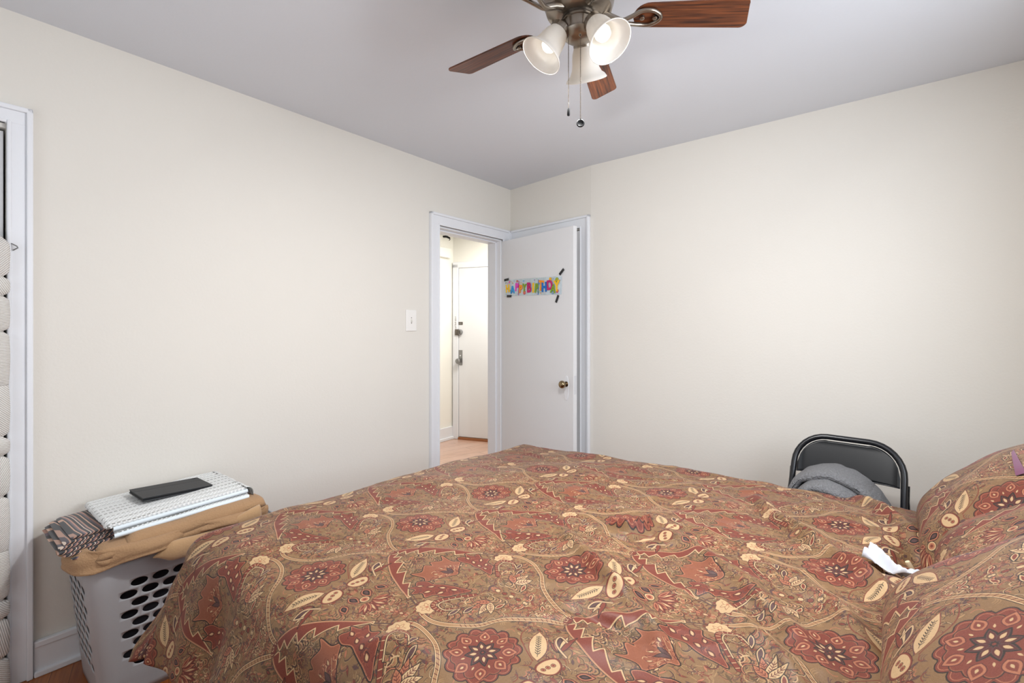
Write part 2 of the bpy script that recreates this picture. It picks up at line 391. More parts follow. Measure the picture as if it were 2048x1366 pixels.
def wood_floor(name, a, b, dark, scale, rough, ang):
    m = bpy.data.materials.new(name); m.use_nodes = True; nt = m.node_tree; bs = nt.nodes['Principled BSDF']
    tc = nt.nodes.new('ShaderNodeTexCoord'); mp = nt.nodes.new('ShaderNodeMapping'); mp.inputs['Rotation'].default_value = (0, 0, ang)
    nt.links.new(tc.outputs['Object'], mp.inputs['Vector'])
    br = nt.nodes.new('ShaderNodeTexBrick'); br.inputs['Scale'].default_value = scale
    br.inputs['Brick Width'].default_value = 1.6; br.inputs['Row Height'].default_value = .115; br.inputs['Mortar Size'].default_value = .0015
    br.inputs['Color1'].default_value = srgb(a); br.inputs['Color2'].default_value = srgb(b); br.inputs['Mortar'].default_value = srgb(dark)
    br.offset = .37
    nt.links.new(mp.outputs['Vector'], br.inputs['Vector'])
    mp2 = nt.nodes.new('ShaderNodeMapping'); mp2.inputs['Scale'].default_value = (1.2, 22, 1); nt.links.new(mp.outputs['Vector'], mp2.inputs['Vector'])
    n = nt.nodes.new('ShaderNodeTexNoise'); n.inputs['Scale'].default_value = 5; n.inputs['Detail'].default_value = 8; nt.links.new(mp2.outputs['Vector'], n.inputs['Vector'])
    mx = nt.nodes.new('ShaderNodeMix'); mx.data_type = 'RGBA'; mx.blend_type = 'MULTIPLY'; mx.inputs[0].default_value = .55
    rp = nt.nodes.new('ShaderNodeValToRGB'); rp.color_ramp.elements[0].position = .3; rp.color_ramp.elements[0].color = (.45, .36, .3, 1); rp.color_ramp.elements[1].position = .62
    nt.links.new(n.outputs['Fac'], rp.inputs['Fac']); nt.links.new(br.outputs['Color'], mx.inputs[6]); nt.links.new(rp.outputs['Color'], mx.inputs[7])
    nt.links.new(mx.outputs[2], bs.inputs['Base Color']); bs.inputs['Roughness'].default_value = rough; bs.inputs['Coat Weight'].default_value = .3; bs.inputs['Coat Roughness'].default_value = .15
    return m
M_floor = wood_floor('orange_oak_strip_floor', (176, 104, 48), (150, 82, 34), (84, 46, 20), 1.9, .32, math.atan2(U.y, U.x) + .06)
M_hfloor = wood_floor('pinkish_hall_floor', (214, 178, 158), (204, 164, 142), (120, 80, 60), .9, .28, math.atan2(V.y, V.x))

# ================================================================= the room shell
WOPEN0, WOPEN1, DOOR_H = .116, .8105, 2.052      # bedroom doorway in the left wall, measured back from the corner
W2OPEN0, W2OPEN1 = 2.917, 3.62                   # second doorway at the camera's end of the left wall
TH = .13
def LW(w, g=0.0, z=0.0): return CORNER - U * w + V * g + Z * z     # left wall: w back from the corner, g out into the room
b = MB()
o = CORNER
def lwbox(b, w0, w1, g0, g1, z0, z1, mi=0): b.box(CORNER, -U, V, Z, w0, w1, g0, g1, z0, z1, mi)
lwbox(b, 0, WOPEN0, -TH, 0, 0, DOOR_H); lwbox(b, WOPEN1, W2OPEN0, -TH, 0, 0, DOOR_H); lwbox(b, W2OPEN1, 3.80 + TH, -TH, 0, 0, DOOR_H)
lwbox(b, -TH, 3.80 + TH, -TH, 0, DOOR_H, CEIL)
struct(b.build('wall_left', M_wall))

S1 = (BEND - CORNER).normalized(); SN = Vector((-.717, -.697, 0)); SN = (SN - S1 * SN.dot(S1)).normalized(); SLEN = (BEND - CORNER).length
def SW(s, g=0.0, z=0.0): return CORNER + S1 * s + SN * g + Z * z
CL0, CL1 = .098, SLEN - .088
b = MB()
b.box(CORNER, S1, SN, Z, 0, CL0, -TH, 0, 0, 2.045); b.box(CORNER, S1, SN, Z, CL1, SLEN, -TH, 0, 0, 2.045); b.box(CORNER, S1, SN, Z, 0, SLEN, -TH, 0, 2.045, CEIL)
struct(b.build('wall_closet', M_wall))
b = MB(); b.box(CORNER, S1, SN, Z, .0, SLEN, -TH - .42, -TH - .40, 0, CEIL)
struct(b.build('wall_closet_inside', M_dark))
RLEN = S_HEAD - S_BEND
b = MB(); b.box(BEND, V, -U, Z, 0, RLEN + TH, -TH, 0, 0, CEIL)
struct(b.build('wall_right', M_wall))
# head wall (beyond the picture's right edge) with its window
b = MB(); HO = R(S_HEAD, 0)
def hw(b, t0, t1, z0, z1, g0=0, g1=TH, mi=0): b.box(HO, U, V, Z, t0, t1, g0, g1, z0, z1, mi)
hw(b, T_BACK - TH, WIN_B[0], 0, CEIL); hw(b, WIN_B[1], T_BEND, 0, CEIL); hw(b, WIN_B[0], WIN_B[1], 0, WIN_B[2]); hw(b, WIN_B[0], WIN_B[1], WIN_B[3], CEIL)
struct(b.build('wall_head', M_wall))
b = MB(); BO = R(0, T_BACK)
def bw(b, s0, s1, z0, z1, g0=0, g1=TH, mi=0): b.box(BO, V, -U, Z, s0, s1, g0, g1, z0, z1, mi)
bw(b, 0, WIN_A[0], 0, CEIL); bw(b, WIN_A[1], S_HEAD, 0, CEIL); bw(b, WIN_A[0], WIN_A[1], 0, WIN_A[2]); bw(b, WIN_A[0], WIN_A[1], WIN_A[3], CEIL)
struct(b.build('wall_back', M_wall))
def win_frame(name, fn, a0, a1, z0, z1):
    b = MB(); k = .05
    fn(b, a0, a0 + k, z0, z1, .02, .09); fn(b, a1 - k, a1, z0, z1, .02, .09); fn(b, a0, a1, z0, z0 + k, .02, .09); fn(b, a0, a1, z1 - k, z1, .02, .09)
    fn(b, a0, a1, (z0 + z1) / 2 - .02, (z0 + z1) / 2 + .02, .03, .08)
    fn(b, a0 - .08, a0, z0 - .08, z1 + .08, -.02, 0); fn(b, a1, a1 + .08, z0 - .08, z1 + .08, -.02, 0); fn(b, a0, a1, z1, z1 + .08, -.02, 0); fn(b, a0 - .1, a1 + .1, z0 - .04, z0, -.05, 0)
    return struct(b.build(name, M_trim))
win_frame('window_1', bw, *WIN_A); win_frame('window_2', hw, *WIN_B)
# floor and ceiling follow the walls
poly = [R(0, T_BACK), R(S_HEAD, T_BACK), R(S_HEAD, T_BEND), BEND.copy(), CORNER.copy()]
outer = [R(-TH, T_BACK - TH), R(S_HEAD + TH, T_BACK - TH), R(S_HEAD + TH, T_BEND + TH), SW(SLEN, -TH - .45), SW(0, -TH - .45), R(-TH, 0)]
b = MB(); b.prism((0, 0, 0), (1, 0, 0), (0, 1, 0), (0, 0, 1), [(p.x, p.y) for p in outer], -.05, 0); struct(b.build('floor', M_floor))
b = MB(); b.prism((0, 0, 0), (1, 0, 0), (0, 1, 0), (0, 0, 1), [(p.x, p.y) for p in outer], CEIL, CEIL + .05); struct(b.build('ceiling', M_ceil))

# ================================================================= hallway beyond the doorway
HA = Vector((-.715, 5.76, 0)); HB = Vector((-.193, 5.565, 0)); HX = (HB - HA).normalized(); HN = Vector((HX.y, -HX.x, 0))   # hall end wall, faces us
HL = Vector((-.95, 5.42, 0)); HLX = (HA - HL).normalized(); HLN = Vector((HLX.y, -HLX.x, 0))
b = MB(); b.box(HA, HX, HN, Z, -.1, 2.2, -.1, 0, 0, CEIL); struct(b.build('wall_hall_end', M_hall))
b = MB(); b.box(HA, -HLX, HLN, Z, 0, 3.2, -.1, 0, 0, CEIL); struct(b.build('wall_hall_side', M_hall))
b = MB(); b.box(CORNER, U, V, Z, TH + .0, 1.9, -TH - .02, -TH + .10, 0, CEIL); struct(b.build('wall_hall_near', M_hall))
hp = [HA - HX * .1 - HN * .1 - HLX * 0, HA + HX * 2.2, R(-TH + .0, 2.0), R(-TH, -2.6), HA - HLX * 3.2 - HLN * .1]
b = MB(); b.prism((0, 0, 0), (1, 0, 0), (0, 1, 0), (0, 0, 1), [(p.x, p.y) for p in hp], -.05, -.001); struct(b.build('floor_hall', M_hfloor))
b = MB(); b.prism((0, 0, 0), (1, 0, 0), (0, 1, 0), (0, 0, 1), [(p.x, p.y) for p in hp], CEIL + .001, CEIL + .05); struct(b.build('ceiling_hall', M_ceil))
b = MB(); b.box(HA, -HLX, HLN, Z, .012, 1.6, 0, .02, 0, .15); b.box(HA, -HLX, HLN, Z, .012, 1.6, 0, .035, 0, .03); struct(b.build('baseboard_hall', M_trim, bevel=.003))
b = MB(); b.box(HA, -HLX, HLN, Z, .09, 1.2, 0, .05, 2.165, 2.275); struct(b.build('trim_hall_ledge', M_hall, bevel=.004))
b = MB()
b.box(HA, HX, HN, Z, .012, .085, 0, .035, 0, 2.10); b.box(HA, HX, HN, Z, .012, .95, 0, .035, 2.055, 2.125); b.box(HA, HX, HN, Z, .86, .95, 0, .035, 0, 2.10)
struct(b.build('trim_hall_door', M_trim, bevel=.005))
hd = thing('door_3', HA + HX * .09, None, None, kind='structure')
b = MB(); b.box(HA, HX, HN, Z, .088, .86, 0, .02, .03, 2.055); b.build('leaf', M_door, hd, bevel=.003)
M_wthr = mat('brown_wood_threshold', (150, 96, 60), .4, noise=.1); M_black = mat('black_rubber', (20, 20, 22), .6, spec=.3)
M_steel = mat('worn_steel', (150, 150, 150), .35, metal=.85); M_lockd = mat('dark_bronze_lock', (96, 88, 80), .4, metal=.3)
b = MB(); b.box(HA, HX, HN, Z, .088, .86, -.0, .045, 0, .025); b.build('threshold', M_wthr, hd)
def hx(px):   # position along the hall end wall seen at this column
    k = (px - 1024) / FPX; return (k * HA.y - HA.x) / (HX.x - k * HX.y)
def hz(px, py): d = (HA + HX * hx(px)).y; return EYE + (660 - py) * d / FPX
b = MB(); s0, s1 = hx(914), hx(927); b.box(HA, HX, HN, Z, s0, s1, .02, .024, hz(920, 649.5), hz(920, 644)); b.build('label_plate', M_lockd, hd)
b = MB(); b.box(HA, HX, HN, Z, s0 + .012, s1 - .012, .024, .0255, hz(920, 647.6), hz(920, 646)); b.build('plate_strip', M_steel, hd)
b = MB(); b.box(HA, HX, HN, Z, hx(913.5), hx(921), .02, .05, hz(918, 670.5), hz(918, 658.5)); lk = b.build('rim_lock', M_lockd, hd, bevel=.004)
b = MB(); c_ = HA + HX * hx(922) + Z * hz(922, 664.5); b.lathe(c_ + HN * .02, HN, [(0, .0), (.034, 0), (.034, .02), (.026, .03), (.0, .03)], 24); b.build('lock_cylinder', M_steel, hd, smooth=40)
b = MB(); b.box(c_, HX, HN, Z, -.006, .006, .05, .062, -.02, .02); b.build('thumb_turn', M_lockd, hd, bevel=.002)
b = MB(); b.box(HA, HX, HN, Z, hx(919), hx(926.5), .02, .024, hz(922, 730), hz(922, 700)); b.build('lock_plate', M_steel, hd, bevel=.002)
b = MB(); c_ = HA + HX * hx(921) + Z * hz(921, 721.5); b.lathe(c_ + HN * .022, HN, [(.012, 0), (.012, .03), (.028, .04), (.032, .055), (.024, .07), (0, .073)], 24); b.build('door_knob', M_steel, hd, smooth=40)
b = MB(); c_ = HA + HX * hx(922.5) + Z * hz(922, 711); b.lathe(c_ + HN * .022, HN, [(.008, 0), (.008, .006), (0, .006)], 12); b.build('keyhole', M_trim, hd)
# faint illegible scribble written down the hall door frame, and the dark hook high on the hall side wall
b = MB()
for k in range(15):
    z = hz(906, 634 + k * 2.2); b.box(HA, HX, HN, Z, .042 + rnd.random() * .01, .05 + rnd.random() * .012, .035, .0365, z - .004, z + .003 * rnd.random() + .001)
tag(b.build('scribble_marks', mat('grey_scribble', (120, 118, 116), .8)), kind='structure'); 
b = MB(); hc = HA - HLX * .17 + HLN * .0
b.tube([hc + Z * 2.415, hc + HLN * .05 + Z * 2.41, hc + HLN * .10 + Z * 2.385], [.012, .014, .010], 10); b.tube([hc + HLN * .10 + Z * 2.385, hc + HLN * .105 + Z * 2.37, hc + HLN * .09 + Z * 2.362], .005, 8)
tag(b.build('wall_hook', M_black, smooth=60), 'small black hook high on the hallway wall above the pale ledge', 'hook')

# ================================================================= door casings and baseboards
q0 = HA - HLX * 3.2; q1 = R(-TH, -2.6); qd = (q1 - q0).normalized()
b = MB(); b.box(q0, qd, Vector((-qd.y, qd.x, 0)), Z, 0, (q1 - q0).length, -.1, 0, 0, CEIL); struct(b.build('wall_hall_far', M_hall))
def casing(name, o, X, N_, x0, x1, top, w=.085, bottom=0.0, sides=(1, 1), w_in=0.0):
    b = MB()
    def leg(a, c, outer):
        b.box(o, X, N_, Z, a, c, 0, .018, bottom, top)
        if outer < 0: b.box(o, X, N_, Z, a - .004, a + .014, 0, .030, bottom, top + .004); b.box(o, X, N_, Z, c - .012, c, 0, .023, bottom, top - (c - a) + .012)
        else: b.box(o, X, N_, Z, c - .014, c + .004, 0, .030, bottom, top + .004); b.box(o, X, N_, Z, a, a + .012, 0, .023, bottom, top - (c - a) + .012)
    if sides[0]: leg(x0 - w, x0, -1)
    if sides[1]: leg(x1, x1 + w, 1)
    b.box(o, X, N_, Z, x0 - w, x1 + w, 0, .0185, top - w, top); b.box(o, X, N_, Z, x0 - w - .004, x1 + w + .004, 0, .030, top - .014, top + .004)
    b.box(o, X, N_, Z, x0, x1, 0, .023, top - w, top - w + .012)
    return struct(b.build(name, M_trim, bevel=.004))
casing('trim_1', CORNER, -U, V, WOPEN0, WOPEN1, 2.132, w=.080)
casing('trim_2', CORNER, S1, SN, CL0, CL1, 2.132, w=.080)
casing('trim_3', CORNER, -U, V, W2OPEN0, W2OPEN1, 2.132, w=.064)
# jambs lining the bedroom doorway
b = MB(); j = .012
lwbox(b, WOPEN0, WOPEN0 + j, -TH, 0, 0, DOOR_H); lwbox(b, WOPEN1 - j, WOPEN1, -TH, 0, 0, DOOR_H); lwbox(b, WOPEN0, WOPEN1, -TH, 0, DOOR_H - j, DOOR_H)
lwbox(b, WOPEN0 + j, WOPEN0 + j + .012, -TH, -.045, 0, DOOR_H - j); lwbox(b, WOPEN1 - j - .012, WOPEN1 - j, -TH, -.045, 0, DOOR_H - j); lwbox(b, WOPEN0 + j, WOPEN1 - j, -TH, -.045, DOOR_H - j - .012, DOOR_H - j)
struct(b.build('trim_4', M_trim, bevel=.002))
b = MB(); lwbox(b, WOPEN1 + .085, W2OPEN0 - .07, 0, .016, 0, .115); lwbox(b, WOPEN1 + .085, W2OPEN0 - .07, 0, .022, .108, .132); lwbox(b, WOPEN1 + .085, W2OPEN0 - .07, 0, .030, 0, .022)
struct(b.build('baseboard_left', M_trim, bevel=.004))
b = MB(); b.box(BEND, V, -U, Z, .0, RLEN, 0, .016, 0, .115); b.box(BEND, V, -U, Z, .0, RLEN, 0, .022, .108, .132); b.box(BEND, V, -U, Z, .0, RLEN, 0, .030, 0, .022)
struct(b.build('baseboard_right', M_trim, bevel=.004))
b = MB(); hw(b, T_BACK, T_BEND, 0, .13, -.016, 0); struct(b.build('baseboard_head', M_trim, bevel=.004))
b = MB(); bw(b, 0, S_HEAD, 0, .13, -.016, 0); struct(b.build('baseboard_back', M_trim, bevel=.004))

# closet door in the slanted wall, shut behind the open bedroom door
cd = thing('door_2', SW(CL0), None, None, kind='structure')
b = MB(); b.box(CORNER, S1, SN, Z, CL0 + .006, CL1 - .006, -.030, .004, .01, 2.038); b.build('leaf', M_door, cd, bevel=.002)
M_brass = mat('aged_brass', (150, 132, 104), .22, metal=1.0); M_dbr = mat('dark_brass', (84, 66, 46), .3, metal=.9)
c_ = SW(CL1 - .065, .004, .93); b = MB(); b.lathe(c_, SN, [(.022, 0), (.02, .004), (.009, .008), (.009, .03), (.02, .037), (.026, .05), (.02, .062), (0, .066)], 24); b.build('door_knob', M_dbr, cd, smooth=40)
# the second doorway's leaf at the picture's left edge
d4 = thing('door_4', LW(W2OPEN0), None, None, kind='structure')
b = MB(); lwbox(b, W2OPEN0 + .006, W2OPEN1 - .01, -.045, -.010, .01, DOOR_H - .01); b.build('leaf', M_door, d4, bevel=.002)
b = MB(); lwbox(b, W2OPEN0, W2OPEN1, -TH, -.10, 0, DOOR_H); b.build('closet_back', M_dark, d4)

# ================================================================= the open bedroom door
DH = Vector((-.086, 3.914, 0)); DE = Vector((.644, -.764, 0)).normalized(); DN = Vector((-DE.y * -1, 0, 0))
DN = Vector((DE.y, -DE.x, 0))           # faces the room
if DN.y > 0: DN = -DN
DLEN = .797
bd = thing('door_1', DH, None, None, kind='structure')
b = MB(); b.box(DH, DE, DN, Z, 0, DLEN, -.036, 0, .012, 2.038); b.build('leaf', M_door, bd, bevel=.0025)
c_ = DH + DE * (DLEN - .066)
b = MB(); P = []
for k in range(28):
    a = k * 2 * math.pi / 28; P.append((.020 * (1 + .12 * math.cos(2 * a)) * math.cos(a), .092 * math.sin(a) * (1 - .06 * math.cos(4 * a))))
b.prism(c_ + Z * .900, DE, Z, DN, P, 0, .003); es = b.build('key_plate', M_trim, bd, bevel=.001)
b = MB(); b.prism(c_ + Z * .853, DE, Z, DN, [(.0035 * math.cos(a), .0035 * math.sin(a)) for a in [k * math.pi / 5 for k in range(10)]], .003, .0035); b.box(c_ + Z * .853, DE, DN, Z, -.0016, .0016, .003, .0035, -.010, 0); b.build('keyhole', M_black, es)
b = MB(); b.lathe(c_ + Z * .928, DN, [(.019, .003), (.018, .007), (.012, .010), (.0105, .014), (.013, .018), (.0105, .021), (.0105, .024)], 24); b.build('knob_collar', M_dbr, bd, smooth=50)
b = MB(); b.lathe(c_ + Z * .928, DN, [(.010, .022), (.016, .026), (.0245, .034), (.0275, .044), (.026, .054), (.019, .062), (.009, .066), (0, .0665)], 28); b.build('door_knob', M_brass, bd, smooth=60)
b = MB(); b.box(DH, DE, DN, Z, DLEN - .001, DLEN + .001, -.029, -.007, .86, .99); b.build('latch_plate', mat('painted_latch', (214, 216, 220), .4), bd)
for z in (.25, 1.80):
    b = MB(); b.tube([DH + DN * .006 - DE * .004 + Z * (z - .045), DH + DN * .006 - DE * .004 + Z * (z + .045)], .006, 10); b.build('hinge', M_trim, bd, smooth=50)

# light switch
k0, k1 = 1.0086, 1.097
ls = thing('light_switch', LW((k0 + k1) / 2, .0, 1.37), 'oversized white toggle light switch plate on the wall beside the doorway', 'light switch')
b = MB(); lwbox(b, k0, k1, 0, .007, 1.303, 1.444); b.build('plate', mat('white_plastic', (238, 236, 232), .3), ls, bevel=.003)
b = MB(); q = (k0 + k1) / 2; lwbox(b, q - .005, q + .005, .007, .009, 1.362, 1.386); b.box(LW(q, .007, 1.374), -U, (V * .8 + Z * -.6), Z, -.0035, .0035, 0, .013, -.005, .005); b.build('toggle', mat('ivory_toggle', (225, 222, 214), .3), ls, bevel=.001)
for z in (1.356, 1.392):
    b = MB(); b.lathe(LW(q, .0068, z), V, [(.0030, 0), (.0030, .0012), (0, .0012)], 10); b.build('plate_screw', M_lockd, ls)
# ================================================================= ceiling fan with three lit bell shades
FC = Vector((.203, 1.442, 0)); FZ = 2.262
M_nickel = mat('brushed_nickel', (150, 140, 128), .28, metal=.95, noise=.05, nscale=30)
M_ndark = mat('dark_nickel', (96, 90, 84), .32, metal=.9)
def blade_mat():
    m = bpy.data.materials.new('reddish_walnut_blade'); m.use_nodes = True; nt = m.node_tree; bs = nt.nodes['Principled BSDF']
    tc = nt.nodes.new('ShaderNodeTexCoord'); mp = nt.nodes.new('ShaderNodeMapping'); mp.inputs['Scale'].default_value = (3, 60, 60)
    nt.links.new(tc.outputs['UV'], mp.inputs['Vector'])
    n = nt.nodes.new('ShaderNodeTexNoise'); n.inputs['Scale'].default_value = 2.2; n.inputs['Detail'].default_value = 9; nt.links.new(mp.outputs['Vector'], n.inputs['Vector'])
    r = nt.nodes.new('ShaderNodeValToRGB'); r.color_ramp.elements[0].position = .32; r.color_ramp.elements[0].color = srgb((52, 26, 16)); r.color_ramp.elements[1].position = .68; r.color_ramp.elements[1].color = srgb((128, 70, 36))
    nt.links.new(n.outputs['Fac'], r.inputs['Fac']); nt.links.new(r.outputs['Color'], bs.inputs['Base Color'])
    bs.inputs['Roughness'].default_value = .38; return m
M_blade = blade_mat()
fan = thing('ceiling_fan', FC + Z * CEIL, 'nickel ceiling fan with reddish-brown wooden blades and three lit frosted bell shades', 'ceiling fan')
b = MB(); b.lathe(FC + Z * FZ, Z, [(.001, -.005), (.060, -.005), (.075, .0), (.098, .012), (.104, .03), (.108, .05), (.100, .056), (.100, .062), (.112, .07), (.118, .10), (.112, .13), (.09, .15), (.078, .165), (.075, CEIL - FZ), (0, CEIL - FZ)], 48)
b.build('motor_housing', M_nickel, fan, smooth=35)
b = MB(); b.lathe(FC + Z * FZ, Z, [(.0, -.012), (.052, -.012), (.052, -.004), (0, -.004)], 32)
for k in range(5):
    a = k * 2 * math.pi / 5 + .3; b.lathe(FC + Z * (FZ - .012) + Vector((math.cos(a), math.sin(a), 0)) * .045, -Z, [(.004, 0), (.004, .004), (0, .005)], 8)
b.build('flywheel', M_ndark, fan, smooth=35)
PIT = -.195; BR = .513; BW = .103
for k in range(5):
    a = -.030 + k * 2 * math.pi / 5
    e = Vector((math.cos(a), math.sin(a), 0)); n = Vector((-math.sin(a), math.cos(a), 0)) * math.cos(PIT) + Z * math.sin(PIT); up = e.cross(n)
    r0, r1 = .165, BR
    out = []
    def wid(q): return BW / 2 * (.84 + .16 * q)
    for q in range(13): t = q / 12; a2 = math.pi / 2 + math.pi * t; out.append((r0 + .045 + .045 * math.cos(a2) , wid(0) * math.sin(a2)))
    rc = .018
    for q in range(6): t = q / 5 * math.pi / 2; out.append((r1 - .016 - rc + rc * math.sin(t), -wid(1) + rc - rc * math.cos(t)))
    for q in range(6): t = q / 5 * math.pi / 2; out.append((r1 + .004 - rc + rc * math.cos(t), wid(1) - rc + rc * math.sin(t)))
    b = MB(); b.prism(FC + Z * FZ, e, n, up, out, -.0025, .0025)
    bl = b.build('blade', M_blade, fan, bevel=.001)
    uv = bl.data.uv_layers.new(name='uv'); inv = FC + Z * FZ - Vector(fan.location)
    for lp in bl.data.loops:
        p = bl.data.vertices[lp.vertex_index].co - inv; uv.data[lp.index].uv = (p.dot(e) + k * 1.7, p.dot(n) + k)
    # the pierced iron that carries the blade: two curved arms that meet in a pointed loop under the blade
    und = FC + Z * FZ - up * .009
    b = MB()
    for s in (1, -1):
        pts = [FC + Z * (FZ - .002) + e * .085 + n * .0 * s - Z * .004, und + e * .125 - up * .012 + n * .004 * s, und + e * .155 - up * .008 + n * .013 * s, und + e * .185 + n * .025 * s, und + e * .215 + n * .026 * s, und + e * .238 + n * .013 * s, und + e * .246]
        b.tube(catmull(pts, 6), .0062, 10)
    b.tube([FC + Z * (FZ + .004) + e * .07, FC + Z * (FZ - .004) + e * .095, und + e * .130 - up * .011], [.013, .011, .008], 12)
    for q in (.190, .228): b.lathe(und + e * q - up * .001, -up, [(.0075, -.004), (.007, .003), (.004, .005), (0, .005)], 12)
    b.build('blade_bracket', M_nickel, bl, smooth=50, origin=fan.location)
# switch housing and finial bowl
b = MB(); b.lathe(FC + Z * (FZ - .012), -Z, [(.0, 0), (.050, 0), (.050, .006), (.046, .008), (.046, .034), (.050, .036), (.051, .042), (.046, .050), (.036, .058), (.020, .064), (0, .066)], 48); b.build('switch_housing', M_nickel, fan, smooth=40)
def glass_mat():
    m = bpy.data.materials.new('frosted_white_glass'); m.use_nodes = True; nt = m.node_tree
    for x in list(nt.nodes): nt.nodes.remove(x)
    o = nt.nodes.new('ShaderNodeOutputMaterial'); d = nt.nodes.new('ShaderNodeBsdfDiffuse'); t = nt.nodes.new('ShaderNodeBsdfTranslucent'); g = nt.nodes.new('ShaderNodeBsdfGlossy')
    d.inputs[0].default_value = (.86, .84, .80, 1); t.inputs[0].default_value = (.92, .86, .78, 1); g.inputs['Roughness'].default_value = .25
    m1 = nt.nodes.new('ShaderNodeMixShader'); m1.inputs[0].default_value = .38; nt.links.new(d.outputs[0], m1.inputs[1]); nt.links.new(t.outputs[0], m1.inputs[2])
    m2 = nt.nodes.new('ShaderNodeMixShader'); m2.inputs[0].default_value = .05; nt.links.new(m1.outputs[0], m2.inputs[1]); nt.links.new(g.outputs[0], m2.inputs[2]); nt.links.new(m2.outputs[0], o.inputs[0])
    return m
M_glass = glass_mat()
M_bulb = mat('lit_bulb', (255, 250, 240), .4, emit=(1.0, .95, .88, .95))
for az in (190, 310, 70):
    a = math.radians(az); h = Vector((math.cos(a), math.sin(a), 0))
    neck = FC + h * .058 + Z * 2.215; mouth = FC + h * .117 + Z * 2.130; ax = (mouth - neck).normalized(); L = (mouth - neck).length
    b = MB(); b.tube(catmull([FC + h * .035 + Z * (FZ - .030), FC + h * .052 + Z * (FZ - .026), neck - ax * .012], 5), [.010] * 10 + [.011], 10)
    b.lathe(neck - ax * .020, ax, [(0, 0), (.014, 0), (.020, .008), (.030, .014), (.031, .030), (.028, .030), (.028, .016), (0, .014)], 28)
    b.build('lamp_arm', M_nickel, fan, smooth=40)
    prof = [(.026, .0), (.030, .012), (.036, .028), (.039, .045), (.0405, .060), (.044, .074), (.051, .088), (.060, L * .92), (.0655, L)]
    inn = [(r - .003, z_) for r, z_ in prof[::-1]]
    b = MB(); b.lathe(neck, ax, prof + [(.066, L + .0025), (.064, L + .003)] + inn, 48)
    sh = b.build('lamp_shade', M_glass, fan, smooth=60)
    b = MB(); c_ = neck + ax * .012; b.lathe(c_, ax, [(.011, 0), (.012, .012), (.017, .022), (.0225, .036), (.024, .046), (.021, .058), (.013, .066), (0, .069)], 24)
    b.build('bulb', M_bulb, sh, smooth=60, origin=fan.location)
    d = bpy.data.lights.new('lamp_light', 'AREA'); d.shape = 'DISK'; d.size = .09; d.energy = BULB_POWER; d.color = BULB_COL
    o = bpy.data.objects.new('lamp_light', d); C.objects.link(o); o.location = neck + ax * (L + .002); o.rotation_euler = ax.to_track_quat('-Z', 'Y').to_euler()
    d = bpy.data.lights.new('bulb_glow', 'POINT'); d.energy = .055; d.color = BULB_COL; d.shadow_soft_size = .02
    o = bpy.data.objects.new('bulb_glow', d); C.objects.link(o); o.location = neck + ax * .088
M_chain = mat('pull_chain_metal', (120, 110, 100), .3, metal=.9)
def chain(x, y, z0, z1, pend):
    b = MB(); z = z0
    while z > z1: b.lathe(Vector((x, y, z)), Z, [(0, -.0017), (.0012, -.0012), (.0017, 0), (.0012, .0012), (0, .0017)], 6); z -= .0042
    b.tube([Vector((x, y, z0)), Vector((x, y, z1))], .0004, 4)
    ch = b.build('pull_chain', M_chain, fan)
    b = MB()
    if pend == 'bar': b.lathe(Vector((x, y, z1)), -Z, [(0, 0), (.004, .001), (.0042, .004), (.0042, .020), (.003, .0215), (0, .0215)], 12)
    else:
        cd_ = Vector((-x, -y, 0)).normalized(); b.lathe(Vector((x, y, z1 - .011)) - cd_ * .003, cd_, [(0, 0), (.0105, .0), (.0118, .002), (.0118, .004), (.0095, .006), (.008, .0045), (0, .0045)], 24); b.tube([Vector((x, y, z1 + .002)), Vector((x, y, z1 - .003))], .0025, 8)
    b.build('pull_pendant', M_black, ch, smooth=50, origin=fan.location)
def atp(px, py, d): return Vector(((px - 1024) * d / FPX, d, EYE + (660 - py) * d / FPX))
p0, p1 = atp(1137, 70, 1.405), atp(1137, 217, 1.405); chain(p0.x, p0.y, p0.z, p1.z, 'bar')
p0, p1 = atp(1161, 70, 1.390), atp(1161, 239, 1.390); chain(p0.x, p0.y, p0.z, p1.z, 'disc')
b = MB(); p0 = atp(1160.5, 70, 1.392); b.tube([p0 + Vector((0, .012, .008)), p0 + Vector((0, .004, .003)), p0], .0035, 10); b.lathe(p0, Vector((0, -1, -.3)), [(.0022, 0), (.004, 0), (.004, .002), (.0022, .002)], 16); b.build('chain_eyelet', M_nickel, fan, smooth=40)
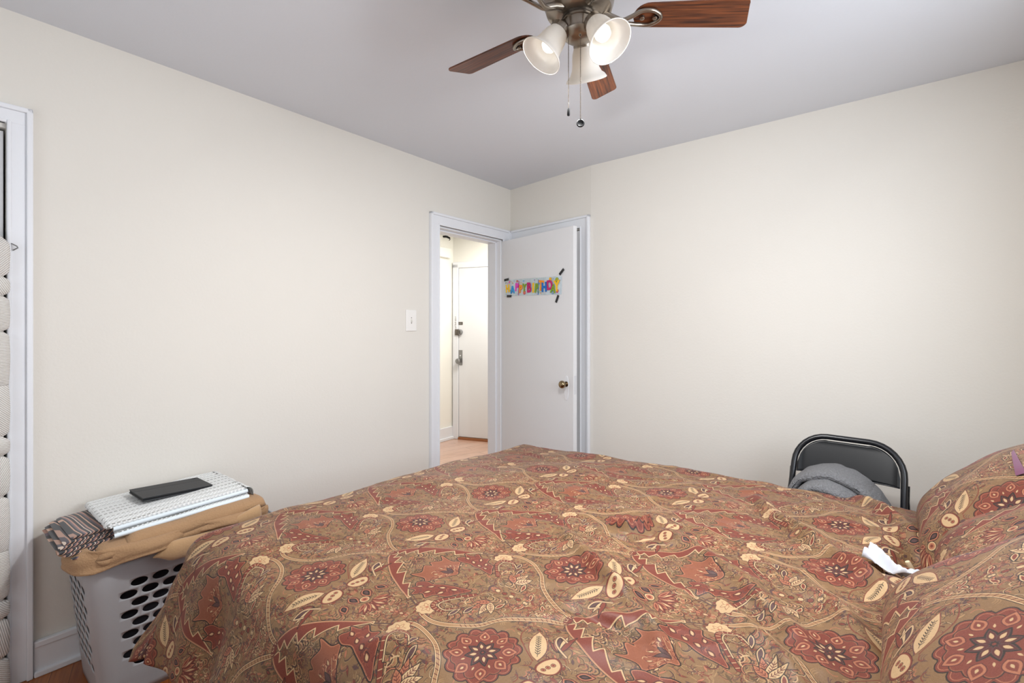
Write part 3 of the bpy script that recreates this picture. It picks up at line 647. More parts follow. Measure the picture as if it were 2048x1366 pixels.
# ================================================================= the woven paisley cloth
def cloth_mat(name, gloss=1.0):
    m = bpy.data.materials.new(name); m.use_nodes = True; nt = m.node_tree; bs = nt.nodes['Principled BSDF']
    im = nt.nodes.new('ShaderNodeTexImage'); im.image = PAIS; im.extension = 'REPEAT'
    uv = nt.nodes.new('ShaderNodeUVMap'); uv.uv_map = 'uv'; nt.links.new(uv.outputs[0], im.inputs[0])
    nt.links.new(im.outputs['Color'], bs.inputs['Base Color'])
    bs.inputs['Roughness'].default_value = .50; bs.inputs['Specular IOR Level'].default_value = .28
    bs.inputs['Sheen Weight'].default_value = .06; bs.inputs['Sheen Roughness'].default_value = .35; bs.inputs['Sheen Tint'].default_value = (.80, .84, 1.0, 1)
    bw_ = nt.nodes.new('ShaderNodeRGBToBW'); nt.links.new(im.outputs['Color'], bw_.inputs[0])
    n = nt.nodes.new('ShaderNodeTexNoise'); n.inputs['Scale'].default_value = 260; mp = nt.nodes.new('ShaderNodeMapping'); mp.inputs['Scale'].default_value = (1, 1.6, 1); nt.links.new(uv.outputs[0], mp.inputs[0]); nt.links.new(mp.outputs[0], n.inputs['Vector'])
    ad = nt.nodes.new('ShaderNodeMath'); ad.operation = 'MULTIPLY_ADD'; ad.inputs[1].default_value = .5; nt.links.new(n.outputs['Fac'], ad.inputs[0]); nt.links.new(bw_.outputs[0], ad.inputs[2])
    bp = nt.nodes.new('ShaderNodeBump'); bp.inputs['Strength'].default_value = .25; bp.inputs['Distance'].default_value = .002; nt.links.new(ad.outputs[0], bp.inputs['Height']); nt.links.new(bp.outputs[0], bs.inputs['Normal'])
    return m
_pix = make_pattern(); _h, _w = _pix.shape[:2]
PAIS = bpy.data.images.new('woven_paisley_repeat', _w, _h); _buf = np.ones((_h, _w, 4), 'float32'); _buf[..., :3] = _pix
PAIS.pixels.foreach_set(_buf.ravel()); PAIS.update(); PAIS.pack()
M_cloth = cloth_mat('woven_paisley_satin')

BK = Vector((-.918, 1.464, 0)); BT = 1.56; BS = 2.05; TOP = .695
def B(s, t, z=0.0): return BK + V * s + U * t + Z * z
LA = Vector((.211, .291)); LB = Vector((.444, -.300)); LN = Vector((-.622, 1.287)); _det = LA.x * LB.y - LB.x * LA.y
def lattice(x, y):
    x -= LN.x; y -= LN.y; return ((x * LB.y - LB.x * y) / _det, (LA.x * y - LA.y * x) / _det)
def rest_of(px, py, z=TOP):
    d = (EYE - z) * FPX / (py - 660); w = Vector(((px - 1024) * d / FPX, d, 0)) - BK; return Vector((w.dot(V), w.dot(U)))
RIDGES = [  # polyline in the photograph's pixels, height, width
    ([(1500, 1000), (1545, 1045), (1600, 1085), (1665, 1125), (1740, 1180), (1790, 1230)], .024, .030),
    ([(1690, 985), (1740, 1020), (1790, 1060), (1832, 1100)], .022, .030),
    ([(1325, 1075), (1400, 1120), (1480, 1180), (1560, 1260), (1640, 1366)], .016, .030),
    ([(1395, 1190), (1470, 1250), (1560, 1340), (1600, 1400)], .012, .024),
    ([(1115, 1065), (1150, 1105), (1185, 1150), (1215, 1180), (1260, 1200)], .013, .022),
    ([(1180, 1140), (1235, 1200), (1300, 1265), (1330, 1366)], .010, .022),
    ([(1135, 1228), (1180, 1243), (1225, 1262), (1270, 1300)], -.010, .018),
    ([(1640, 1110), (1700, 1135), (1770, 1150)], -.014, .03),
    ([(1820, 1095), (1800, 1130), (1825, 1160)], -.03, .05),
    ([(1600, 1180), (1680, 1250), (1740, 1340)], .013, .028),
    ([(700, 1300), (780, 1290), (850, 1320)], .010, .03),
    ([(1215, 1062), (1245, 1072), (1275, 1066), (1290, 1052)], .026, .013),
    ([(1205, 1076), (1245, 1086), (1290, 1078)], -.012, .012),
]
RID = [([rest_of(*p) for p in P], h, w) for P, h, w in RIDGES]
def ridge(p, q):
    z = 0.0
    for P, h, w in RID:
        best = 1e9; bt = 0; n = len(P) - 1
        for k in range(n):
            a, c = P[k], P[k + 1]; e = c - a; t = ((p - a.x) * e.x + (q - a.y) * e.y) / (e.x * e.x + e.y * e.y); tc = min(1, max(0, t))
            d = math.hypot(p - a.x - tc * e.x, q - a.y - tc * e.y)
            if d < best: best = d; bt = (k + tc) / n
        if best < 3 * w: z += 1.7 * h * math.exp(-(best / (w * .85)) ** 2) * (.35 + .65 * math.sin(math.pi * min(1, max(0, bt * .9 + .05))))
    return z
OVF, OVN, OVR = .13, .36, .34            # overhang at the foot, near side, far side
def duvet_pt(p, q):
    rx = -.02; ps = min(max(p, 0), BS + .5); qt = min(max(q, 0.0), BT); ex, ey = p - ps, q - qt; L = math.hypot(ex, ey)
    puff = .012 * vnoise(p * 2.6, q * 2.6, 3) + .007 * vnoise(p * 6.5, q * 6.0, 9)
    wa = p * .45 + q * -.89; wb = p * .89 + q * .45
    puff += .0075 * smoothstep(.35, 1.1, p) * (1 - abs(vnoise(wa * 9.5, wb * 2.6, 21)) * 2.2) ** 3 * .8 + .003 * vnoise(p * 17, q * 15, 4)
    edge = min(p + .05, q + .05, BT + .05 - q)
    crown = .020 * (1 - math.exp(-max(0, edge) / .22)) - .012
    far = smoothstep(.9, 1.56, q) * (1 - smoothstep(.0, .7, p)) * -.022
    z = TOP + puff + crown + far + (ridge(p, q) if L < .03 else ridge(p, q) * max(0, 1 - L / .1))
    pos = B(ps, qt, z)
    if L > 1e-6:
        d = (V * ex + U * ey) / L; r = .085; fm = math.radians(80); 
        corner = min(1, (abs(ex) * abs(ey)) ** .5 / .08) if ex < 0 else 0
        if ey < 0: fm = math.radians(74)
        fm -= math.radians(6) * corner
        La = r * fm
        if L < La: f = L / r; ho, dr = r * math.sin(f), r * (1 - math.cos(f))
        else: ho, dr = r * math.sin(fm) + (L - La) * math.cos(fm), r * (1 - math.cos(fm)) + (L - La) * math.sin(fm)
        g = smoothstep(.03, .3, L); along = p * 11 + (q * 9 if ex < 0 else 0)
        ho += g * (.020 * math.sin(along * 1.35 + .8) + .012 * math.sin(along * 2.9 + 2.2) + .02 * vnoise(p * 5, q * 5, 5))
        pos = pos + d * ho - Z * dr
    return pos
def cloth_uv(o, coords, nv):
    uv = o.data.uv_layers.new(name='uv')
    for lp in o.data.loops: uv.data[lp.index].uv = coords[lp.vertex_index]
PN, QN = 250, 262
ps_ = [-OVF + (1.98 + OVF) * i / (PN - 1) for i in range(PN)]; qs_ = [-OVN + (BT + OVR + OVN) * j / (QN - 1) for j in range(QN)]
me = bpy.data.meshes.new('duvet')
vs, uvc = [], []
for p in ps_:
    for q in qs_:
        vs.append(tuple(duvet_pt(p, q))); w = B(p, q); uvc.append(lattice(w.x, w.y))
me.from_pydata(vs, [], [(i * QN + j, i * QN + j + 1, (i + 1) * QN + j + 1, (i + 1) * QN + j) for i in range(PN - 1) for j in range(QN - 1)])
me.materials.append(M_cloth); me.shade_smooth()
duvet = bpy.data.objects.new('duvet', me); C.objects.link(duvet); cloth_uv(duvet, uvc, 0)
sm = duvet.modifiers.new('thickness', 'SOLIDIFY'); sm.thickness = .014; sm.offset = -1 if me.polygons[len(me.polygons) // 2].normal.z > 0 else 1
tag(duvet, 'brown and red paisley jacquard comforter spread over the whole bed', 'comforter')

# bed under it
bed = thing('bed', B(BS / 2, BT / 2, 0), 'low bed with a purple fitted sheet under the paisley comforter', 'bed')
M_purple = mat('purple_jersey_sheet', (112, 74, 128), .85, bump=.08, bscale=60, sheen=.3); M_ticking = mat('grey_box_spring', (120, 116, 118), .9); M_bframe = mat('black_bed_frame', (30, 30, 32), .5)
def softbox(s0, s1, t0, t1, z0, z1, r, name, m, par):
    b = MB(); b.box(B(0, 0), V, U, Z, s0, s1, t0, t1, z0, z1); o = b.build(name, m, par); bv = o.modifiers.new('round', 'BEVEL'); bv.width = r; bv.segments = 5; o.data.shade_smooth(); return o
softbox(.03, BS, .04, BT - .04, .42, .640, .05, 'mattress', M_purple, bed); softbox(.03, BS, .04, BT - .04, .20, .415, .02, 'box_spring', M_purple, bed)
b = MB(); b.box(B(0, 0), V, U, Z, .05, BS - .02, .08, BT - .08, .16, .198); b.build('bed_frame', M_bframe, bed)
for s_ in (.12, BS - .12):
    for t_ in (.14, BT - .14):
        b = MB(); b.lathe(B(s_, t_, 0), Z, [(0, 0), (.026, 0), (.022, .02), (.022, .16), (0, .16)], 16); b.build('leg', M_bframe, bed)
# loose hem of the purple sheet that shows at the foot corner
b = MB(); b.grid(lambda i, j: B(-.02 + .50 * i / 24, .03 - .125 * (j / 8) ** .8 - .012 * math.sin(i * 1.1) * j / 8, .60 - .50 * j / 8), 25, 9); so = b.build('sheet_hem', M_purple, bed, smooth=180)

# ================================================================= pillows
def pillow(name, s, t, z, phi, w, h, T, label, m=None, seed=0, yaw=0.0, roll=0.0, uvo=(0, 0), group=None):
    Vp = V * math.cos(yaw) + U * math.sin(yaw); Up = U * math.cos(yaw) - V * math.sin(yaw)
    X = Up; Y = Vp * math.cos(phi) + Z * math.sin(phi); X, Y = X * math.cos(roll) + Y * math.sin(roll), Y * math.cos(roll) - X * math.sin(roll); N_ = X.cross(Y)
    if N_.z < 0: N_ = -N_
    c = B(s, t, z); n = 56; vs, uv, fs = [], [], []
    def pt(i, j, sd):
        u = -1 + 2 * i / n; v = -1 + 2 * j / n; u = math.sin(u * math.pi / 2) * .55 + u * .45; v = math.sin(v * math.pi / 2) * .55 + v * .45
        x = w / 2 * u * (1 - .085 * (1 - v * v)); y = h / 2 * v * (1 - .085 * (1 - u * u))
        th = T / 2 * (max(0, 1 - u ** 4) ** .5) * (max(0, 1 - v ** 4) ** .5) * (.80 + .20 * math.cos(u * 1.4) * math.cos(v * 1.4))
        th += .012 * vnoise(u * 2 + seed, v * 2, sd) * (1 - u * u) * (1 - v * v)
        ed = max(abs(u), abs(v)); th += .006 * math.sin(8 * math.atan2(v, u) * 2 + seed) * smoothstep(.5, .95, ed) * (1 - ed)
        return c + X * x + Y * y + N_ * (th * sd), (x, y)
    idx = {}
    for sd in (1, -1):
        for i in range(n + 1):
            for j in range(n + 1):
                rim = i in (0, n) or j in (0, n)
                if sd == -1 and rim: idx[(sd, i, j)] = idx[(1, i, j)]; continue
                p, (x, y) = pt(i, j, sd); idx[(sd, i, j)] = len(vs); vs.append(p)
                wx = X * x + Y * y; bx = LA * (x / LA.length) + LB * (-y / LB.length * 0)
                uv.append((x / LA.length * .96 + uvo[0], -y / LB.length * .96 + uvo[1]))
    for sd in (1, -1):
        for i in range(n):
            for j in range(n):
                f = [idx[(sd, i, j)], idx[(sd, i + 1, j)], idx[(sd, i + 1, j + 1)], idx[(sd, i, j + 1)]]; fs.append(f if sd == 1 else f[::-1])
    me = bpy.data.meshes.new(name); me.from_pydata([tuple(v) for v in vs], [], fs); me.materials.append(m or M_cloth); me.shade_smooth()
    o = bpy.data.objects.new(name, me); C.objects.link(o); cloth_uv(o, uv, 0); tag(o, label, 'pillow', group); return o
PG = 'paisley pillows at the head of the bed'
pillow('pillow', 1.835, .42, .838, math.radians(37), .78, .56, .25, 'nearest paisley pillow, largest in view, filling the lower right corner', seed=1, uvo=(.35, .2), group=PG)
pillow('pillow', 1.90, .98, .80, math.radians(34), .60, .48, .20, 'paisley pillow squeezed between the nearest one and the upright far one', seed=4, uvo=(.1, .6), group=PG)
far_pillow = pillow('pillow', 1.865, 1.33, .797, math.radians(43), .60, .48, .24, 'paisley pillow propped highest beside the black chair, beyond the tissue', seed=8, roll=0.0, uvo=(.62, .35), group=PG)
M_magenta = mat('plum_pillowcase', (96, 22, 66), .8, sheen=.2)
from mathutils.bvhtree import BVHTree
_bv = BVHTree.FromPolygons([tuple(v.co) for v in far_pillow.data.vertices], [tuple(p.vertices) for p in far_pillow.data.polygons])
def surf(px, py):
    d = Vector(((px - 1024) / FPX, 1, (660 - py) / FPX)).normalized(); h = _bv.ray_cast(Vector((0, 0, EYE)), d)
    return (h[0] + h[1] * (.004 if h[1].dot(d) < 0 else -.004)) if h[0] else None
_rows = []
for i in range(9):
    q = i / 8; r_ = [surf(2024 + 10 * q + w_ * (5 + 16 * q) , 908 + 46 * q - w_ * 6) for w_ in [k / 5 for k in range(6)]]; _rows.append(r_)
if all(x is not None for r_ in _rows for x in r_):
    b = MB(); b.grid(lambda i, j: _rows[i][j], 9, 6); o_ = b.build('pillow_lining', M_magenta, far_pillow, smooth=180, origin=(0, 0, 0)); o_['label'] = 'plum lining showing at the open corner'
else: print('LINING MISS', [[x is not None for x in r_] for r_ in _rows])

# ================================================================= tissue and small stub on the comforter
def on_duvet(px, py, lift=0.0):
    r = rest_of(px, py); w = duvet_pt(r.x, r.y); return w + Z * lift
ta, tb = rest_of(1722, 1126), rest_of(1826, 1166)
b = MB(); ax = (tb - ta); Lx = ax.length; ax = ax / Lx; pr = Vector((-ax.y, ax.x))
def tis(i, j):
    u = i / 28; v = j / 12 - .5; wd = .058 * (1 - .25 * u + .12 * math.sin(u * 9)); q = ta + ax * (Lx * u) + pr * (v * wd + .006 * math.sin(u * 7))
    z = .004 + .034 * abs(math.sin(v * 5 + u * 4)) * (1 - .5 * abs(v) * 2) + .008 * abs(vnoise(u * 8, v * 6, 2)) + .010 * math.exp(-(u / .2) ** 2)
    return duvet_pt(q.x, q.y) + Z * z
b.grid(tis, 29, 13); tissue = b.build('tissue', mat('white_tissue', (206, 210, 218), .9), smooth=35); m_ = tissue.modifiers.new('t', 'SOLIDIFY'); m_.thickness = .0015
tag(tissue, 'crumpled white tissue lying on the paisley comforter beside the pillows', 'tissue')
from mathutils.bvhtree import BVHTree
_dv = BVHTree.FromPolygons([tuple(v.co) for v in duvet.data.vertices], [tuple(p.vertices) for p in duvet.data.polygons])
pb = _dv.ray_cast(Vector((0, 0, EYE)), Vector(((1826 - 1024) / FPX, 1, (660 - 1146) / FPX)).normalized())[0] + Z * .006
pa = pb + (Z * .8 - V * .42 - U * .1).normalized() * .026
b = MB(); d_ = (pa - pb).normalized(); b.lathe(pb, d_, [(0, 0), (.0062, 0), (.0062, .024), (.0055, .026), (0, .026)], 16); stub = tag(b.build('plastic_tube', mat('cream_plastic', (226, 206, 170), .4), smooth=40), 'short cream plastic tube standing between the tissue and the pillows', 'tube')
b = MB()
# ================================================================= laundry hamper against the left wall
M_hamp = mat('light_grey_plastic', (170, 170, 173), .42, spec=.4, bump=.02, bscale=80)
HW0, HW1, HG0, HG1, HZ = 2.15, 2.775, .045, .445, .505
hc_w, hc_g = (HW0 + HW1) / 2, (HG0 + HG1) / 2
def rr(f, hw_, hg_, r):       # point on a rounded rectangle at fraction f of its outline
    a, c = 2 * (hw_ - r), 2 * (hg_ - r); q = math.pi * r / 2; tot = 2 * (a + c) + 4 * q; s = (f % 1.0) * tot
    segs = [(a, 'l', (-(hw_ - r), hg_), (1, 0)), (q, 'c', (hw_ - r, hg_ - r), math.pi / 2), (c, 'l', (hw_, hg_ - r), (0, -1)), (q, 'c', (hw_ - r, -(hg_ - r)), 0), (a, 'l', (hw_ - r, -hg_), (-1, 0)), (q, 'c', (-(hw_ - r), -(hg_ - r)), -math.pi / 2), (c, 'l', (-hw_, -(hg_ - r)), (0, 1)), (q, 'c', (-(hw_ - r), hg_ - r), math.pi)]
    for L, k, p, d in segs:
        if s <= L or k == 'c' and d == math.pi:
            if k == 'l': return p[0] + d[0] * s, p[1] + d[1] * s
            an = d - s / r; return p[0] + r * math.cos(an), p[1] + r * math.sin(an)
        s -= L
def hamp(f, z, off=0.0):
    k = z / HZ; x, y = rr(f, .3125 * (.84 + .16 * k) + off, .200 * (.86 + .14 * k) + off, .055)
    return LW(hc_w + x, hc_g + y, z)
ham = thing('laundry_hamper', LW(hc_w, hc_g, 0), 'tall light grey plastic laundry hamper with oval holes, heaped with blankets against the wall', 'laundry hamper')
b = MB(); NC = 30; RH = .0362; Z0 = .105; NR = 9; per = 2 * (.585 + .40) - .1
def corner_near(f):
    x, y = rr(f, .2925, .200, .055); return abs(x) > .2925 - .075 and abs(y) > .200 - .060
for r_ in range(NR):
    for c_ in range(NC):
        f0 = (c_ + (.5 if r_ % 2 else 0)) / NC; f1 = f0 + 1.0 / NC; z0 = Z0 + r_ * RH; z1 = z0 + RH; fc = (f0 + f1) / 2; zc = (z0 + z1) / 2
        if corner_near(fc):
            b.grid(lambda i, j: hamp(f0 + (f1 - f0) * i / 8, z0 + (z1 - z0) * j / 4), 9, 5); continue
        ringp = [(1, -1 + .5 * q) for q in range(4)] + [(1 - .25 * q, 1) for q in range(8)] + [(-1, 1 - .5 * q) for q in range(4)] + [(-1 + .25 * q, -1) for q in range(8)]; NN = 24
        outer_ = [hamp(fc + (f1 - f0) / 2 * x_, zc + RH / 2 * y_) for x_, y_ in ringp]
        inner_ = [hamp(fc + (f1 - f0) * .405 * math.cos(math.atan2(y_, x_)), zc + .0143 * math.sin(math.atan2(y_, x_))) for x_, y_ in ringp]
        b.add(outer_ + inner_, [(q, (q + 1) % NN, NN + (q + 1) % NN, NN + q) for q in range(NN)])
NF = 240
b.grid(lambda i, j: hamp(i / NF, Z0 * j / 4), NF, 5, closed_u=True)
b.grid(lambda i, j: hamp(i / NF, Z0 + NR * RH + (HZ - Z0 - NR * RH) * j / 3), NF, 4, closed_u=True)
hb = b.build('basket_body', M_hamp, ham, smooth=40, merge=True); m_ = hb.modifiers.new('wall', 'SOLIDIFY'); m_.thickness = .0035; m_.offset = -1
b = MB(); b.tube([hamp(i / 80, HZ, .004) for i in range(80)], .007, 10, closed=True); b.build('rim', M_hamp, ham, smooth=60)
b = MB(); b.prism((0, 0, 0), (1, 0, 0), (0, 1, 0), (0, 0, 1), [(hamp(i / 80, .004, -.003).x, hamp(i / 80, .004, -.003).y) for i in range(80)][::-1], .003, .008); b.build('bottom', M_hamp, ham)
# dark clothes inside
def slab(b, w0, w1, g0, g1, z0, z1, ns=40, nt=36, er=.02, seed=0, amp=.004, tilt=0.0, ex=.45, fn=None):
    def P(i, j):
        t = i / (ns - 1); e = min(t, 1 - t) * (w1 - w0); k = math.sqrt(max(0, 1 - (1 - min(1, e / er)) ** 2)) if e < er else 1
        a = 2 * math.pi * j / (nt - 1); c, s = math.cos(a), math.sin(a)
        hz_, hg_ = (z1 - z0) / 2, (g1 - g0) / 2
        g = (g0 + g1) / 2 + (hg_ - er * .5 * (1 - k)) * math.copysign(abs(c) ** ex, c); z = (z0 + z1) / 2 + hz_ * (k if k > .02 else .02) * math.copysign(abs(s) ** ex, s)
        w = w0 + (w1 - w0) * t
        z += amp * vnoise(w * 9 + seed, g * 9, seed) + tilt * (w - (w0 + w1) / 2); g += amp * 1.2 * vnoise(w * 7, seed, z * 20); w += amp * 1.5 * vnoise(g * 12, seed + 3, z * 14)
        if fn: w, g, z = fn(w, g, z)
        return LW(w, g, z)
    b.grid(P, ns, nt)
    n = ns * nt; b.f.append([len(b.v) - n + q for q in range(nt - 1)]); b.m.append(0); b.f.append([len(b.v) - nt + q for q in range(nt - 1)][::-1]); b.m.append(0)
b = MB(); slab(b, HW0 + .07, HW1 - .07, HG0 + .055, HG1 - .055, .012, .44, er=.06, amp=.012, seed=4); tag(b.build('dark_laundry', mat('black_and_navy_clothes', (22, 22, 30), .6, noise=.3, nscale=9, bump=.6, bscale=14), smooth=60), 'dark clothes glimpsed through the oval holes of the grey hamper', 'laundry')

# tan fleece blanket: a folded slab and a loose flap that sags over the hamper's rim
M_tan = mat('tan_fleece', (166, 131, 96), .95, bump=.35, bscale=160, noise=.06, nscale=120, sheen=.1)
b = MB(); slab(b, 2.235, 2.745, .035, .475, .512, .585, er=.035, amp=.006, seed=2, tilt=-.055, ex=.5, ns=60)
slab(b, 2.20, 2.67, .30, .480, .520, .600, er=.035, amp=.006, seed=12, tilt=-.05, ex=.6, ns=50)
def flap(i, j, w0=2.26, w1=2.86):
    # sheet over the rim: i runs round the near end and the front, j runs down
    t = i / 70; v = j / 12
    f = .20 + .50 * t       # fraction of the outline: near-left side then front
    x, y = None, None
    if t < .34: q = t / .34; w, g, nw, ng = 2.750, .10 + .30 * q, 1, 0
    elif t < .46: q = (t - .34) / .12 * math.pi / 2; w, g, nw, ng = 2.695 + .055 * math.cos(q), .40 + .055 * math.sin(q), math.cos(q), math.sin(q)
    else: q = (t - .46) / .54; w, g, nw, ng = 2.695 - .50 * q, .455, 0, 1
    out = .012 + .050 * math.sin(min(1, v * 1.3) * math.pi / 2) * (.55 + .45 * math.sin(t * 23 + 1)) * (1.25 - .55 * t)
    fd = smoothstep(-.02, .10, t); out *= .3 + .7 * fd
    drop = fd * v * (.085 + .028 * math.sin(t * 11 + 2.2)) * (1.0 - .62 * smoothstep(.30, .55, t))
    z = .566 - drop + .022 * (1 - v) * math.sin(v * 3.1)
    out += .012 * vnoise(t * 14, v * 3, 1)
    return LW(w + nw * out, g + ng * out, z)
b.grid(flap, 71, 13)
tanb = b.build('fleece_blanket', M_tan, smooth=70); m_ = tanb.modifiers.new('t', 'SOLIDIFY'); m_.thickness = .006; m_.offset = 0
tag(tanb, 'tan fleece blanket folded on the hamper with its edge sagging over the rim', 'blanket')
# second, smoother flap fold on the front
b = MB()
def fold(i, j):
    t = i / 40; a = j / 16 * math.pi * 1.25 - .5; r = (.013 + .004 * math.sin(t * 7)) * smoothstep(-.03, .16, t); w = 2.60 - .36 * t
    g = .492 + .012 * math.sin(t * 9) + r * 1.2 * math.sin(a); z = .492 + .060 * t + .012 * math.sin(t * 8 + 1) + (r * 2.1) * math.cos(a)
    return LW(w, g, z)
b.grid(fold, 41, 17); fo = b.build('blanket_fold', mat('smooth_tan_fleece', (180, 144, 104), .9, bump=.15, bscale=150, sheen=.4), tanb, smooth=180, origin=(0, 0, 0)); m_ = fo.modifiers.new('t', 'SOLIDIFY'); m_.thickness = .004

# striped throw, folded many times, its fold ends showing at the near end
def stripe_mat():
    m = bpy.data.materials.new('black_pink_cream_stripes'); m.use_nodes = True; nt = m.node_tree; bs = nt.nodes['Principled BSDF']
    uv = nt.nodes.new('ShaderNodeUVMap'); uv.uv_map = 'uv'; sx = nt.nodes.new('ShaderNodeSeparateXYZ'); nt.links.new(uv.outputs[0], sx.inputs[0])
    fr = nt.nodes.new('ShaderNodeMath'); fr.operation = 'FRACT'; nt.links.new(sx.outputs['X'], fr.inputs[0])
    r = nt.nodes.new('ShaderNodeValToRGB'); r.color_ramp.interpolation = 'CONSTANT'; el = r.color_ramp.elements
    cols = [(0, (26, 24, 28)), (.20, (168, 128, 108)), (.30, (60, 48, 58)), (.40, (206, 186, 168)), (.46, (30, 26, 32)), (.62, (176, 130, 110)), (.72, (96, 80, 90)), (.82, (24, 22, 26)), (.92, (190, 150, 126))]
    el[0].position = 0; el[0].color = srgb(cols[0][1]); el[1].position = cols[1][0]; el[1].color = srgb(cols[1][1])
    for p_, c_ in cols[2:]: e = el.new(p_); e.color = srgb(c_)
    nt.links.new(fr.outputs[0], r.inputs['Fac']); nt.links.new(r.outputs['Color'], bs.inputs['Base Color']); bs.inputs['Roughness'].default_value = .9; bs.inputs['Sheen Weight'].default_value = .3
    return m
b = MB(); lay = 6
for k in range(lay):
    z0 = .556 + k * .0095; slab(b, 2.262, 2.826 - .012 * abs(k - 2.2) + .010 * rnd.random(), .07 + .01 * rnd.random(), .425 - .012 * k, z0, z0 + .0115, er=.008, amp=.003, seed=20 + k, tilt=-.045, ex=.35, ns=50)
st = b.build('striped_throw', stripe_mat(), smooth=60)
uv = st.data.uv_layers.new(name='uv')
for lp in st.data.loops:
    p = st.data.vertices[lp.vertex_index].co - CORNER; w_, g_ = -p.dot(U), p.dot(V); uv.data[lp.index].uv = (w_ * 22 + p.z * 34 + g_ * 2.0, g_)
tag(st, 'black, pink and cream striped throw folded under the white towel', 'throw')

# white waffle towel with rows of grey dashes, folded, hanging over the far end
def towel_mat():
    m = bpy.data.materials.new('white_towel_grey_dashes'); m.use_nodes = True; nt = m.node_tree; bs = nt.nodes['Principled BSDF']
    uv = nt.nodes.new('ShaderNodeUVMap'); uv.uv_map = 'uv'; sx = nt.nodes.new('ShaderNodeSeparateXYZ'); nt.links.new(uv.outputs[0], sx.inputs[0])
    def mth(op, a, b_=None, c_=None):
        n = nt.nodes.new('ShaderNodeMath'); n.operation = op
        for i, x in enumerate((a, b_, c_)):
            if x is None: continue
            if hasattr(x, 'links') or hasattr(x, 'node'): nt.links.new(x, n.inputs[i])
            else: n.inputs[i].default_value = x
        return n.outputs[0]
    su = mth('SINE', mth('MULTIPLY', sx.outputs['X'], 2 * math.pi / .0145)); sv = mth('SINE', mth('MULTIPLY', sx.outputs['Y'], 2 * math.pi / .0130))
    row = mth('SINE', mth('MULTIPLY', sx.outputs['Y'], 2 * math.pi / .039)); row2 = mth('GREATER_THAN', row, .72)
    dash = mth('GREATER_THAN', su, -.35); k = mth('MULTIPLY', row2, dash)
    soft = mth('MULTIPLY', mth('ADD', mth('MULTIPLY', su, sv), 1.0), .5)
    mx = nt.nodes.new('ShaderNodeMix'); mx.data_type = 'RGBA'; mx.inputs[6].default_value = srgb((206, 208, 208)); mx.inputs[7].default_value = srgb((236, 236, 234)); nt.links.new(soft, mx.inputs[0])
    m2 = nt.nodes.new('ShaderNodeMix'); m2.data_type = 'RGBA'; nt.links.new(k, m2.inputs[0]); nt.links.new(mx.outputs[2], m2.inputs[6]); m2.inputs[7].default_value = srgb((150, 150, 146))
    nt.links.new(m2.outputs[2], bs.inputs['Base Color']); bs.inputs['Roughness'].default_value = .95; bs.inputs['Sheen Weight'].default_value = .3
    bp = nt.nodes.new('ShaderNodeBump'); bp.inputs['Strength'].default_value = .7; bp.inputs['Distance'].default_value = .004; nt.links.new(soft, bp.inputs['Height']); nt.links.new(bp.outputs[0], bs.inputs['Normal'])
    return m
b = MB()
ribw = lambda amp: (lambda w, g, z: (w + amp * .0, g, z + .0022 * abs(math.sin(g * math.pi / .039)) * 1.8))
slab(b, 2.246, 2.690, .055, .430, .596, .616, er=.012, amp=.004, seed=31, tilt=-.045, ex=.40, ns=60, nt=120)
slab(b, 2.250, 2.715, .050, .415, .618, .640, er=.014, amp=.004, seed=35, tilt=-.045, ex=.40, ns=60, nt=120, fn=ribw(1))
def tail(i, j):
    t = i / 16; g = .06 + .365 * j / 40; a = min(1, t * 2.2) * math.pi / 2; 
    return LW(2.262 - .028 * math.sin(a) - .006 * math.sin(j * .7) * t, g, .650 - .024 * (1 - math.cos(a)) - max(0, t - .45) * .14 + .003 * abs(math.sin(g * 2 * math.pi / .039)))
b.grid(tail, 17, 41)
tw = b.build('towel', towel_mat(), smooth=70); uv = tw.data.uv_layers.new(name='uv')
for lp in tw.data.loops:
    p = tw.data.vertices[lp.vertex_index].co - CORNER; uv.data[lp.index].uv = (-p.dot(U) + max(0, .60 - p.z), p.dot(V) + p.z * .6)
tag(tw, 'white textured towel with rows of grey dashes, folded flat on the striped throw', 'towel')
# white smooth hems between its folds
M_hem = mat('pale_blue_white_hem', (222, 232, 238), .9)
for k, (g_, z_) in enumerate(((.432, .603), (.420, .624))):
    b = MB(); b.grid(lambda i, j: LW(2.255 + .44 * i / 30, g_ + .006 * math.sin(j / 6 * math.pi), z_ - .045 * (2.255 + .44 * i / 30 - 2.48) + (j / 6 - .5) * .016), 31, 7); b.build('towel_hem', M_hem, tw, smooth=180, origin=(0, 0, 0))

# tablet in a black case
M_case = mat('black_folio_case', (34, 36, 40), .5, spec=.4, bump=.05, bscale=150)
tc_ = Vector((-1.406, 1.964, 0)); TU, TV = Vector((.60, .80, 0)).normalized(), Vector((.80, -.60, 0)).normalized(); tn = (Z + U * .045 * 1.0).normalized()
TU = (TU - tn * TU.dot(tn)).normalized(); TV = tn.cross(TU) * -1
if TV.x < 0: TV = -TV
tb_ = thing('tablet', tc_ + Z * .650, 'black tablet case lying on top of the folded white towel', 'tablet')
b = MB(); b.box(tc_ + Z * .652, TU, TV, tn, -.122, .122, -.084, .084, -.007, -.001); b.build('back_shell', M_case, tb_, bevel=.003)
b = MB(); b.box(tc_ + Z * .652, TU, TV, tn, -.120, .120, -.082, .082, -.001, .006); b.build('screen_body', M_black, tb_, bevel=.002)
b = MB(); b.box(tc_ + Z * .652, TU, TV, tn, -.122, .122, -.084, -.030, .0062, .0085); b.box(tc_ + Z * .652, TU, TV, tn, -.122, .122, -.0285, .084, .0062, .0085); b.build('cover', M_case, tb_, bevel=.0012)
b = MB(); b.box(tc_ + Z * .652, TU, TV, tn, .098, .112, -.077, -.070, .0085, .0092); b.build('camera_cutout', M_black, tb_, bevel=.001)

